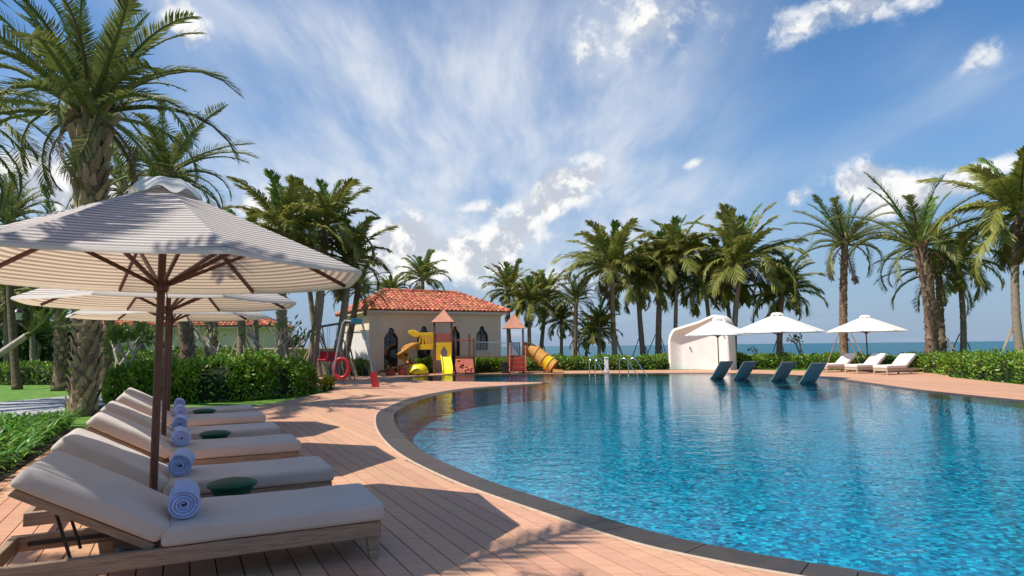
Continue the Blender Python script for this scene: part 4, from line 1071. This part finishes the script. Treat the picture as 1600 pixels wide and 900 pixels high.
# white board screen beside the villa
q0, q1 = atY(536, 560, 36.3), atY(576, 560, 35.2)
scr = empty('board_screen', (q0[0], q0[1], 0)); dd = Vector((q1[0] - q0[0], q1[1] - q0[1], 0)); L_ = dd.length; dd.normalize()
for i in range(8):
    c = dd * (L_ * (i + 0.5) / 8)
    MB().box((c.x, c.y, 1.18), (L_ / 8 - 0.012, 0.03, 2.36), Matrix.Rotation(math.atan2(dd.y, dd.x), 3, 'Z')).build('board', WHITE_WALL, scr)
MB().beam(dd * -0.05 + Vector((0, 0, 2.41)), dd * (L_ + 0.05) + Vector((0, 0, 2.41)), 0.12, 0.08).build('top_cap', CREAM_L, scr)
tag(scr, 'white upright board screen against the villa end wall behind the swing', 'screen')
# low garden wall behind the palm clump
a_, b_ = atY(250, 560, 38.5), atY(540, 560, 38.0)
gw = empty('garden_wall', (a_[0], a_[1], 0)); dv = (b_ - a_); ln = float(np.hypot(dv[0], dv[1]))
MB().beam((0, 0, 0.7), (dv[0], dv[1], 0.7), 0.2, 1.5).build('wall_face', GREYROOF, gw)
MB().beam((0, 0, 1.49), (dv[0], dv[1], 1.49), 0.3, 0.08).build('coping_cap', CREAM_L, gw)
tag(gw, 'low olive grey garden wall behind the palm clump', 'wall')

# ------------------------------------------------------------------ playground
def playground():
    Y0 = 35.35; r = atY(690, 578, Y0); root = empty('play_tower', (r[0], Y0, 0))
    def P(px, py, dy=0.0):
        q = atY(px, py, Y0 + dy); return Vector((q[0] - r[0], q[1] - Y0, q[2]))
    def X(px): return P(px, 560).x
    def Z(py): return P(700, py).z
    def post(px, py, dy=0.0, w=0.11, m=PL_BROWN, par=root):
        t = P(px, py, dy); MB().box((t.x, t.y, t.z / 2), (w, w, t.z)).build('post', m, par, bevel=0.01, bseg=1)
    def roof(px0, px1, pyb, pyt, dep, par=root):
        a, b = X(px0), X(px1); c = (a + b) / 2; h = (b - a) / 2; z0, z1 = Z(pyb), Z(pyt)
        vs = [(a, -0.12, z0), (b, -0.12, z0), (b, dep + 0.12, z0), (a, dep + 0.12, z0), (c - h * .34, dep / 2 - .22, z0 + (z1 - z0) * .62), (c + h * .34, dep / 2 - .22, z0 + (z1 - z0) * .62), (c + h * .34, dep / 2 + .22, z0 + (z1 - z0) * .62), (c - h * .34, dep / 2 + .22, z0 + (z1 - z0) * .62), (c, dep / 2, z1)]
        MB().add(vs, [(3, 2, 1, 0), (0, 1, 5, 4), (1, 2, 6, 5), (2, 3, 7, 6), (3, 0, 4, 7), (4, 5, 8), (5, 6, 8), (6, 7, 8), (7, 4, 8)]).build('tower_roof', PL_ROOF, par)
    D1 = 1.05
    for px in (678.5, 705.5):
        for dy in (0, D1): post(px, 503, dy)
    roof(674, 710, 503, 482, D1)
    MB().box(((X(678) + X(706)) / 2, D1 / 2, Z(541)), (X(706) - X(678) - 0.14, D1 - 0.13, 0.08)).build('platform', PL_BROWN, root)
    for i in range(6):
        x = X(680) + (X(704) - X(680)) * (i + 0.5) / 6
        MB().box((x, 0.0, (Z(521) + Z(534)) / 2), ((X(704) - X(680)) / 6 - 0.03, 0.05, Z(521) - Z(534))).build('rail_board', PL_TERRA, root)
    # yellow activity panel with an arched hole, and the short yellow slide
    x0, x1 = X(682), X(706); hole = arch((x0 + x1) / 2, 0.36, Z(561) , Z(541))
    bm = bmesh.new(); es = []
    for L in [[(x0, Z(562.5)), (x1, Z(562.5)), (x1, Z(535)), (x0, Z(535))], [(p, max(q, Z(561.5))) for p, q in hole]]:
        vs = [bm.verts.new((p[0], -0.075, p[1])) for p in L]; es += [bm.edges.new((vs[i], vs[(i + 1) % len(vs)])) for i in range(len(vs))]
    bmesh.ops.triangle_fill(bm, use_beauty=True, use_dissolve=False, edges=es)
    ge = bmesh.ops.extrude_face_region(bm, geom=bm.faces[:])
    for v in [g for g in ge['geom'] if isinstance(g, bmesh.types.BMVert)]: v.co.y -= 0.04
    me = bpy.data.meshes.new('arch_panel'); bm.to_mesh(me); bm.free(); link('arch_panel', me, root, PL_YEL)
    a, b = P(697, 560, -0.15), P(700, 581, -0.75); a.x = X(697); w = 0.56
    sl = MB(); prof = [(-w / 2, 0.16), (-w / 2, 0.0), (w / 2, 0.0), (w / 2, 0.16), (w / 2 - .05, 0.16), (w / 2 - .05, 0.04), (-w / 2 + .05, 0.04), (-w / 2 + .05, 0.16)]
    pts = [a + Vector((-.02, 0.05, 0.05)), a.lerp(b, 0.5), a.lerp(b, 0.85) + Vector((0, 0, -0.02)), Vector((b.x, b.y - 0.25, 0.03))]
    vs = [Vector((p.x + u, p.y, max(p.z + v, 0.015))) for p in pts for u, v in prof]; n = 8
    sl.add(vs, [(i * n + k, i * n + (k + 1) % n, (i + 1) * n + (k + 1) % n, (i + 1) * n + k) for i in range(3) for k in range(n)] + [tuple(range(n))[::-1], tuple(3 * n + k for k in range(n))]).build('short_slide', PL_LEM, root)
    # barred yellow box, fin shaped canopy and spiral slide on the far side from the pool steps
    z0, z1 = Z(546), Z(519); xa, xb = X(652), X(677)
    for zc, hh in ((z1 - 0.10, 0.20), (z0 + 0.14, 0.28)): MB().box(((xa + xb) / 2, 0.3, zc), (xb - xa, 0.05, hh)).build('box_rail', PL_YEL, root, bevel=0.015)
    for i in range(5): MB().box((xa + (xb - xa) * (i + .5) / 5, 0.3, (z0 + z1) / 2), (0.075, 0.045, z1 - z0 - 0.44)).build('box_bar', PL_YEL, root)
    MB().box(((xa + xb) / 2, 0.9, (z0 + z1) / 2), (xb - xa, 0.04, z1 - z0)).build('box_back', PL_ORA, root)
    MB().box(((xa + xb) / 2, 0.62, z0 + 0.02), (xb - xa, 0.55, 0.06)).build('box_floor', PL_BROWN, root)
    fin = [(654, 527), (646, 527), (641, 523.5), (636.5, 520), (639, 516), (646, 515.5), (652, 518), (656, 523)]
    MB().prism([P(*f, 0.25) for f in fin], (0, 0, 0), (0, 0.55, 0)).build('fin_canopy', PL_YEL, root, bevel=0.03)
    path = [(655, 541, .6), (646, 542, .45), (637, 546, .2), (630, 552, .0), (628.5, 559, .05), (633, 565, .3), (641, 570, .25), (648, 575, .0)]
    sp = MB(); n = 9
    C = [P(a, b, c) for a, b, c in path]; vs = []
    for i, c in enumerate(C):
        t = (C[min(i + 1, len(C) - 1)] - C[max(i - 1, 0)]); t.z = 0; t.normalize(); sd = Vector((-t.y, t.x, 0))
        for k in range(n):
            an = math.pi + math.pi * k / (n - 1); vs.append(c + sd * 0.34 * math.cos(an) + Vector((0, 0, 0.30 * math.sin(an) + 0.22)))
    sp.add(vs, [(i * n + k, i * n + k + 1, (i + 1) * n + k + 1, (i + 1) * n + k) for i in range(len(C) - 1) for k in range(n - 1)])
    o = sp.build('spiral_slide', PL_ORA, root, smooth='all'); sm = o.modifiers.new('thick', 'SOLIDIFY'); sm.thickness = 0.05
    post(640, 560, 0.3, 0.09)
    # climbing wall, upper deck posts and mesh bridge
    MB().prism([P(712, 560, -.02), P(739, 560, -.02), P(741, 582, -.55), P(710, 582, -.55)], (0, 0, 0), (0, 0.06, 0.0)).build('climbing_wall', PL_TERRA, root)
    rr = random.Random(2)
    for i in range(12):
        t = rr.uniform(.1, .9); u = rr.uniform(.1, .9); p = P(712 + 27 * u, 560 + 21 * t, -.04 - .52 * t)
        MB().lathe([(0.055, 0), (0.05, 0.03), (0.02, 0.05)], 7, (p.x, p.y - 0.02, p.z)).build('hand_hold', [PL_RED, PL_YEL, PL_ORA][i % 3], root)
    for px, py in ((712, 530), (733, 521), (740, 528)):
        post(px, py, 0.05); post(px, py + 1, D1)
    MB().box(((X(712) + X(740)) / 2, D1 / 2, Z(558)), (X(740) - X(712), D1 + .1, 0.10)).build('platform', PL_BROWN, root)
    for dy in (0.05, D1):
        MB().beam(P(708, 531, dy), P(740, 533, dy), 0.05, 0.07).build('hand_rail', PL_TERRA, root)
        MB().beam(P(740, 534, dy), P(791, 536, dy), 0.03, 0.045).build('bridge_rail', GREYMET, root)
        for i in range(22):
            MB().tube([P(741 + i * 2.25, 534.5, dy), P(741 + i * 2.25, 556, dy)], 0.008, 4).build('bridge_wire', GREYMET, root)
    for i in range(10): MB().box(P(743 + i * 5, 557.5, D1 / 2), (0.15, D1, 0.05)).build('bridge_plank', PL_BROWN, root)
    # second tower with stairs and tube slide
    for px in (793, 817):
        for dy in (0, D1): post(px, 514, dy)
    roof(785, 822, 514, 489, D1)
    for i in range(5): MB().box((X(797.5) + (X(812) - X(797.5)) * i / 4, D1 - 0.02, Z(546)), (0.10, 0.04, Z(535) - Z(556))).build('back_board', GREYMET, root)
    MB().box(((X(793) + X(817)) / 2, D1 / 2, Z(558)), (X(817) - X(793) - .12, D1 - .13, 0.10)).build('platform', PL_BROWN, root)
    for i in range(6):
        MB().box(((X(796) + X(820)) / 2, -0.12 - 0.12 * i, Z(560) - 0.125 * i), (X(820) - X(797), 0.15, 0.10)).build('stair_tread', PL_RED if i % 2 else PL_TERRA, root)
    for px in (796, 821): MB().beam(P(px, 540, 0.0), Vector((X(px), -0.85, 0.35)), 0.05, 0.07).build('stair_rail', PL_TERRA, root)
    for px in (796.0, 821.0): MB().beam(Vector((X(px), -0.02, Z(558))), Vector((X(px), -0.85, 0.06)), 0.05, 0.16).build('stair_string', PL_TERRA, root)
    T = [P(818, 545, .5), P(826, 546, .42), P(838, 552, .3), P(850, 562, .1), P(858, 568, .0), P(866, 573.5, -.1)]
    for i in range(5):
        MB().tube([T[i], T[i].lerp(T[i + 1], 0.5), T[i + 1]], [0.39, 0.385, 0.39], 16, cap=False).build('tube_section', PL_YEL if i == 3 else PL_ORA, root, smooth='all')
        MB().tube([T[i + 1] - (T[i + 1] - T[i]).normalized() * 0.05, T[i + 1] + (T[i + 1] - T[i]).normalized() * 0.03], 0.43, 16).build('tube_flange', PL_LEM if i > 2 else PL_ORA, root, smooth=True) if i < 4 else None
    e = T[-1]; MB().prism([(e.x - .1, e.y, 0.10), (e.x + .45, e.y - .1, 0.06), (e.x + .45, e.y - .1, 0.16), (e.x - .1, e.y, 0.22)], (0, -.34, 0), (0, .34, 0)).build('slide_lip', PL_ORA, root)
    MB().box((T[3].x, T[3].y, 0.35), (0.09, 0.09, 0.7)).build('slide_post', PL_BROWN, root)
    MB().box((X(788), 0, 0.3), (0.3, 0.3, 0.6)).build('bin_box', BLACK, root)
    tag(root, 'wooden play tower with yellow slides, mesh bridge and tube slide', 'playground')
    # yellow dome rider
    c = atY(653, 576, 35.0); d = empty('dome_rider', (c[0], 35.0, 0.0))
    MB().lathe([(0.56, 0.06), (0.58, 0.16), (0.50, 0.36), (0.34, 0.52), (0.14, 0.60), (0.01, 0.61)], 20).build('dome', PL_LEM, d, smooth='all')
    MB().lathe([(0.5, 0.0), (0.5, 0.055)], 20).build('skid', BLACK, d)
    MB().tube([(-.22, -.38, .36), (-.12, -.48, .30), (.0, -.51, .28), (.12, -.48, .30), (.22, -.38, .36)], 0.03, 6).build('grip', PL_YEL, d)
    tag(d, 'lemon yellow dome shaped toy beside the spiral slide', 'play dome')
    # log ramp
    c = atY(612, 582, 33.8); s = empty('log_ramp', (c[0], 33.8, 0))
    def Q(px, py, dy=0): q = atY(px, py, 33.8 + dy); return Vector((q[0] - c[0], q[1] - 33.8, max(q[2], 0.06)))
    for dy in (0, 0.55): MB().tube([Q(590, 582, dy), Q(650, 565, dy)], 0.06, 8).build('side_log', PL_BROWN, s, smooth=True)
    for i in range(5): MB().tube([Q(594 + i * 12, 581 - i * 3.4, -.05), Q(594 + i * 12, 581 - i * 3.4, .6)], 0.05, 8).build('rung', PL_BROWN, s, smooth=True)
    for px, h in ((609, 573), (628, 571)): MB().lathe([(0.24, 0), (0.26, 0.2), (0.22, 0.42)], 12, (Q(px, 582).x, 0.28, 0)).build('log_support', PL_TERRA, s, smooth=True)
    tag(s, 'low brown log ramp lying between the swing and the dome', 'climbing frame')
    # swing
    Ys = 24.1; c = atY(552, 606, Ys); w = empty('swing_set', (c[0], Ys, 0))
    def S(px, py, dy=0): q = atY(px, py, Ys + dy); return Vector((q[0] - c[0], q[1] - Ys, q[2]))
    l0, l1, t0, t1 = S(516, 606), S(587, 605), S(535, 506), S(567, 508); l0.z = l1.z = 0.0
    MB().tube([l0, t0, t0 + Vector((.1, 0, .13))], 0.035, 8).build('frame_leg', GREYMET, w, smooth=True)
    MB().tube([l1, t1, t1 + Vector((-.08, 0, .1))], 0.035, 8).build('frame_leg', GREYMET, w, smooth=True)
    MB().tube([t0 + Vector((.09, 0, .12)), t1 + Vector((-.07, 0, .09))], 0.04, 8).build('top_bar', GREYMET, w, smooth=True)
    MB().box((t0 + t1) / 2 + Vector((.15, 0, .13)), (0.42, 0.16, 0.20)).build('clamp', PL_TEAL, w, bevel=0.04)
    MB().tube([l1.lerp(t1, 0.02), l1.lerp(t1, 0.24)], 0.085, 10).build('leg_guard', PL_RED, w, smooth=True)
    MB().prism([l1 + Vector((-.12, -.1, 0.0)), l1 + Vector((.16, -.1, 0.0)), l1 + Vector((.02, -.1, .62)), l1 + Vector((-.2, -.1, .5))], (0, 0, 0), (0, .06, 0)).build('guard_fin', PL_RED, w)
    far = Vector((-2.9, 5.2, 2.44)); near = (t0 + t1) / 2 + Vector((.05, 0, .13))
    MB().tube([near, far], 0.05, 8).build('swing_beam', BLACK, w, smooth=True)
    for sx in (-.55, .55): MB().tube([far + Vector((sx * .3, 0, 0)), Vector((far.x + sx, far.y, 0.0))], 0.035, 8).build('frame_leg', GREYMET, w, smooth=True)
    for t, kind in ((0.3, 'ring'), (0.55, 'seat'), (0.8, 'seat')):
        p = near.lerp(far, t); zz = 0.95
        for sx in (-.22, .22): MB().tube([p + Vector((sx, 0, 0)), Vector((p.x + sx * .9, p.y, zz + .1 if kind == 'seat' else 1.0))], 0.009, 5).build('chain', GREYMET, w)
        if kind == 'seat':
            MB().box((p.x, p.y, zz), (0.55, 0.30, 0.10)).build('swing_seat', PL_RED, w, bevel=0.04); MB().box((p.x, p.y + .14, zz + .2), (0.5, 0.06, 0.36)).build('seat_back', PL_RED, w, bevel=0.025)
        else:
            n = 24; MB().tube([(p.x + .30 * math.cos(2 * math.pi * k / n), p.y, 0.66 + .38 * math.sin(2 * math.pi * k / n)) for k in range(n + 1)], 0.085, 8, cap=False).build('ring_seat', PL_RED, w, smooth='all')
    tag(w, 'grey A-frame swing set with red seats beside the bushes', 'swing')
playground()

# ------------------------------------------------------------------ hedges and beds
def W(px, Y): return tuple(atY(px, 560, Y)[:2])
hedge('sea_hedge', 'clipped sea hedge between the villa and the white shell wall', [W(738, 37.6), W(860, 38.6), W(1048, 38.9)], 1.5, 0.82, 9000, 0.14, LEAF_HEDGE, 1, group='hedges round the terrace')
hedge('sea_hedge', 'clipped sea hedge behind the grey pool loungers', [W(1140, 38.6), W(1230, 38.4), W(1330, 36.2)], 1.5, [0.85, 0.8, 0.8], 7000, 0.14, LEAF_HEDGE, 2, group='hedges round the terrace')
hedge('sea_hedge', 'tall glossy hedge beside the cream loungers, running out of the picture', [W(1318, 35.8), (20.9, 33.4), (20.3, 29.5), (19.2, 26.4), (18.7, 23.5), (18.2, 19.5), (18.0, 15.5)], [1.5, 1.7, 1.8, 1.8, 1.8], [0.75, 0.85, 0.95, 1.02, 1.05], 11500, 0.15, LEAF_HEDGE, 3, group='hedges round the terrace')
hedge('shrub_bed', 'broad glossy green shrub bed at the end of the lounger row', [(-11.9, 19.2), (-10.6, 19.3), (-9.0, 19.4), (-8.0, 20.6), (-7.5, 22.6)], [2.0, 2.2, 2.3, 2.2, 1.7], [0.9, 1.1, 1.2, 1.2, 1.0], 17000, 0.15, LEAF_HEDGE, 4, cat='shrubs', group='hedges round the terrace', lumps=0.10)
hedge('lawn_hedge', 'dark clipped hedge beyond the lawn and path', [(-30, 30.5), (-24, 30.2), (-17.5, 29.6), (-13.5, 28.6)], 1.4, 0.95, 6500, 0.15, LEAF_HEDGE, 5, group='hedges round the terrace')
hedge('wall_bush', 'round green bush in front of the white board screen', [W(532, 34.6), W(573, 34.0)], 1.2, [0.85, 0.9], 1600, 0.15, LEAF_HEDGE, 6, cat='bush', group='hedges round the terrace')
hedge('wall_bush', 'green bush between the villa doors and the play tower', [W(646, 36.4), W(676, 36.7)], 0.9, [0.85, 0.9], 1100, 0.15, LEAF_HEDGE, 7, cat='bush', group='hedges round the terrace')
hedge('wall_bush', 'hedge under the mesh bridge of the play tower', [W(742, 37.2), W(790, 37.6)], 1.0, [0.8, 0.8], 1500, 0.15, LEAF_HEDGE, 8, cat='bush', group='hedges round the terrace')
hedge('yellow_bush', 'small yellow leaved bush at the foot of the swing', [W(506, 23.0), W(519, 22.9)], 0.5, 0.45, 420, 0.13, LEAF_YEL, 9, cat='bush')
belt = hedge('tree_belt', 'dark belt of trees closing the garden behind the palms', [W(-220, 50), W(-40, 50), W(120, 52), W(300, 54), W(470, 56)], [4.5, 4.5, 4, 4, 4], [5.2, 4.4, 3.4, 2.6, 2.2], 16000, 0.42, LEAF_TREE, 11, cat='tree belt', lumps=0.22); belt['kind'] = 'stuff'
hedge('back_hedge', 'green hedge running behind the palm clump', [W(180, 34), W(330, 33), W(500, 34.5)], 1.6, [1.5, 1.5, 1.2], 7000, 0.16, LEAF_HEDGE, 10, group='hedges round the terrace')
def strap_bed():
    rng = np.random.default_rng(4); V = []; Fq = []; cnt = 0
    for _ in range(2600):
        a, b = rng.uniform(-1.0, 11.5), rng.uniform(-6.6, -3.08)
        p = np.array([-0.867, 4.306]) + U2 * a + V2 * b
        if p[0] < -0.86 * p[1] - 0.6: continue
        if p[0] < -10.6 and p[1] > 11 and b < -5.5: continue
        k = rng.integers(6, 10)
        for j in range(k):
            az = rng.uniform(0, 6.28); L = rng.uniform(0.28, 0.52); el = rng.uniform(0.8, 1.35); w = rng.uniform(0.022, 0.042)
            d = np.array([math.cos(az), math.sin(az)]); s = np.array([-d[1], d[0], 0]) * w / 2
            p0 = np.array([*(p + d * 0.02), -0.03]); p1 = p0 + np.array([*(d * math.cos(el)), math.sin(el)]) * L * .55
            e2 = el - rng.uniform(0.5, 1.1); p2 = p1 + np.array([*(d * math.cos(e2)), math.sin(e2)]) * L * .35; e3 = e2 - rng.uniform(.3, .9); p3 = p2 + np.array([*(d * math.cos(e3)), math.sin(e3)]) * L * .22
            V += [p0 - s * .6, p0 + s * .6, p1 - s, p1 + s, p2 - s * .8, p2 + s * .8, p3, p3 + s * .05]
            Fq += [(cnt, cnt + 1, cnt + 3, cnt + 2), (cnt + 2, cnt + 3, cnt + 5, cnt + 4), (cnt + 4, cnt + 5, cnt + 7, cnt + 6)]; cnt += 8
    o = link('groundcover_foliage', np_mesh('groundcover', np.array(V), np.array(Fq), LEAF_STRAP)); tag(o, 'strappy dark green groundcover leaves filling the bed behind the loungers', 'groundcover', kind='stuff')
strap_bed()
bed = MB().add([(*(np.array([-0.867, 4.306]) + U2 * a + V2 * b), -0.05) for a, b in [(-2, -6.5), (-2, -2.96), (11, -2.96), (11, -5.8)]], [(0, 1, 2, 3)]).build('planting_bed', SOIL); tag(bed, 'dark soil of the planting bed behind the loungers', kind='structure')
path = MB().prism([(x, y, 0) for x, y in [(-10.9, 12.0), (-11.15, 14.2), (-11.1, 16.4), (-11.4, 19.0), (-12.6, 21.6), (-14.7, 21.6), (-15.2, 19.2), (-17.5, 16), (-18, 10)]], (0, 0, -0.05), (0, 0, -0.02)).build('path', CONCRETE); tag(path, 'pale grey concrete path across the lawn', kind='structure')

# ------------------------------------------------------------------ frangipani, background trees, leaning palm, lamps
def branching(label, base, h, seed, leafmat, leaf_n, leaf_size, spread=0.75, levels=3, group='frangipani trees', r=0.075, name='frangipani_tree', bark=BARK_F, stakes=2):
    rng = random.Random(seed); nr = np.random.default_rng(seed); root = empty(name, base); mb = MB(); tips = []
    def grow(p, d, L, r, lv):
        q = p + d * L * 0.5 + Vector((rng.uniform(-.1, .1), rng.uniform(-.1, .1), 0.03)) * L; e = p + d * L + Vector((0, 0, 0.08 * L))
        mb.tube([p, q, e], [r, r * 0.85, r * 0.72], 7)
        if lv == 0: tips.append((e, (e - q).normalized())); return
        for k in range(rng.choice((2, 3))):
            a = rng.uniform(0, 6.28); nd = (d + Vector((math.cos(a), math.sin(a), rng.uniform(0.0, .6))) * spread).normalized()
            grow(e, nd, L * rng.uniform(0.6, 0.85), r * 0.7, lv - 1)
    grow(Vector((0, 0, 0)), Vector((rng.uniform(-.15, .15), rng.uniform(-.1, .1), 1)).normalized(), h * 0.34, r, levels)
    mb.build('trunk', bark, root, smooth=True)
    P, N = [], []
    for t, d in tips:
        for k in range(leaf_n):
            o = Vector(nr.normal(size=3)) * leaf_size * 0.35; P.append(t + o); N.append((o.normalized() + d))
    if P:
        Vv, Fq = leaf_quads(np.array([tuple(p) for p in P]), np.array([tuple(n) for n in N]), leaf_size, nr, width=0.33)
        o = link('crown', np_mesh('crown', Vv, Fq, leafmat), root); o['kind'] = 'stuff'
    for k in range(stakes):
        a = rng.uniform(0, 6.28); MB().tube([(math.cos(a) * h * .35, math.sin(a) * h * .35, 0), (0.03, 0, h * .45)], 0.022, 6).build('prop_pole', STAKE, root)
    tag(root, label, 'tree', group)
    return root
def WB(px, Y): q = atY(px, 560, Y); return (q[0], Y, -0.05)
branching('bare pale frangipani among the palm clump', WB(425, 24.0), 2.6, 3, LEAF_YOUNG, 2, 0.26, stakes=3)
branching('bare pale frangipani beside the swing end of the shrub bed', WB(455, 26.5), 2.6, 4, LEAF_YOUNG, 3, 0.26, stakes=3)
branching('bare pale frangipani between the second umbrella and the clump', WB(345, 23.0), 2.5, 13, LEAF_YOUNG, 3, 0.26, stakes=4)
branching('leafy frangipani behind the poles of the row umbrellas', WB(205, 19.5), 2.3, 5, LEAF_YOUNG, 11, 0.30, stakes=1)
branching('leafy frangipani beside the tall date palm trunk', WB(180, 22.0), 2.6, 6, LEAF_YOUNG, 9, 0.30, stakes=1)
branching('frangipani with curved white branches under the pool parasol', WB(1184, 40.0), 1.7, 7, LEAF_YOUNG, 2, 0.22, levels=2, r=0.09)
branching('frangipani with leafy tips beside the white parasol edge', WB(1253, 39.5), 2.4, 8, LEAF_YOUNG, 9, 0.26, levels=2, r=0.09)
for i, (px, Y, h, lab) in enumerate([(-30, 36, 5.4, 'dark leafy tree farthest out at the picture edge beyond the lawn'), (20, 44, 6.2, 'dark leafy tree behind the lamp post'), (62, 40, 5.0, 'dark leafy tree between the lamp post and speckled trunk'), (130, 46, 5.6, 'dark leafy tree behind the tall date palm'), (255, 47, 4.6, 'dark leafy tree behind the far villa gable'), (385, 48, 4.4, 'dark leafy tree far behind the palm clump')]):
    branching(lab, WB(px, Y), h, 40 + i, LEAF_TREE, 95, 0.36, spread=0.95, levels=3, group='dark trees beyond the lawn', r=0.14, name='leafy_tree', bark=BARK_D, stakes=0)
for i, (px, cy, Y, rp, lab) in enumerate([(8, 452, 33, 45, 'low palm at the picture edge beyond the lawn'), (50, 470, 37, 40, 'low palm just behind the lamp post'), (215, 440, 34, 50, 'palm hidden behind the second umbrella'), (400, 440, 35, 45, 'palm seen through the gap under the second umbrella')]):
    px_palm(lab, px, cy, px + 4, Y, rp, 'coco', 70 + i, r0=0.17, nf=22, stakes=2, dead=2, group='palms behind the loungers')
def leaning():
    Y = 13.0; q = atY(-130, 640, Y); root = empty('leaning_palm', (q[0], Y, -0.05)); 
    def A(px, py, dy=0): p = atY(px, py, Y + dy); return Vector((p[0] - q[0], p[1] - Y, p[2] + .05))
    MB().tube([(0, 0, 0), A(-60, 590), A(0, 553), A(42, 524)], [0.10, 0.085, 0.07, 0.06], 10).build('trunk', BARK_F, root, smooth=True)
    e = A(42, 524); d = (A(110, 480) - e); cr = MB().tube([e, e + d * .12], [0.065, 0.03], 8).build('crown', LEAF_YOUNG, root, smooth=True)
    rng = random.Random(9)
    for k in range(15):
        o = link('frond', frond_data('date', 0 if k % 3 else 1, LEAF_YOUNG), cr)
        dirn = (d.normalized() + Vector((rng.uniform(-.35, .35), rng.uniform(-.4, .4), rng.uniform(-.30, .45)))).normalized()
        R = dirn.to_track_quat('X', 'Z').to_matrix().to_4x4(); L = rng.uniform(0.75, 1.15)
        o.matrix_local = Matrix.Translation(e) @ R @ Matrix.Rotation(rng.uniform(-3, 3), 4, 'X') @ Matrix.Diagonal((L, L * .6, L * .8, 1))
    tag(root, 'yellow green young palm leaning in over the lawn from the picture edge', 'palm tree')
leaning()
def lamp(px, Y, ph, lab):
    q = atY(px, 560, Y); root = empty('lamp_post', (q[0], Y, -0.05))
    MB().lathe([(0.10, 0), (0.10, 0.12), (0.05, 0.2), (0.04, ph)], 12).build('post', BLACK, root, smooth=True)
    MB().lathe([(0.10, ph), (0.17, ph + 0.30), (0.16, ph + 0.31)], 10).build('lantern', WHITE_FAB, root, smooth=True)
    MB().lathe([(0.21, ph + 0.312), (0.16, ph + 0.40), (0.03, ph + 0.50), (0.015, ph + 0.6)], 12).build('lamp_hood', BLACK, root, smooth=True)
    tag(root, lab, 'lamp post', 'lamp posts in the garden')
lamp(24, 28, 2.9, 'black lamp post with pale lantern beyond the lawn')
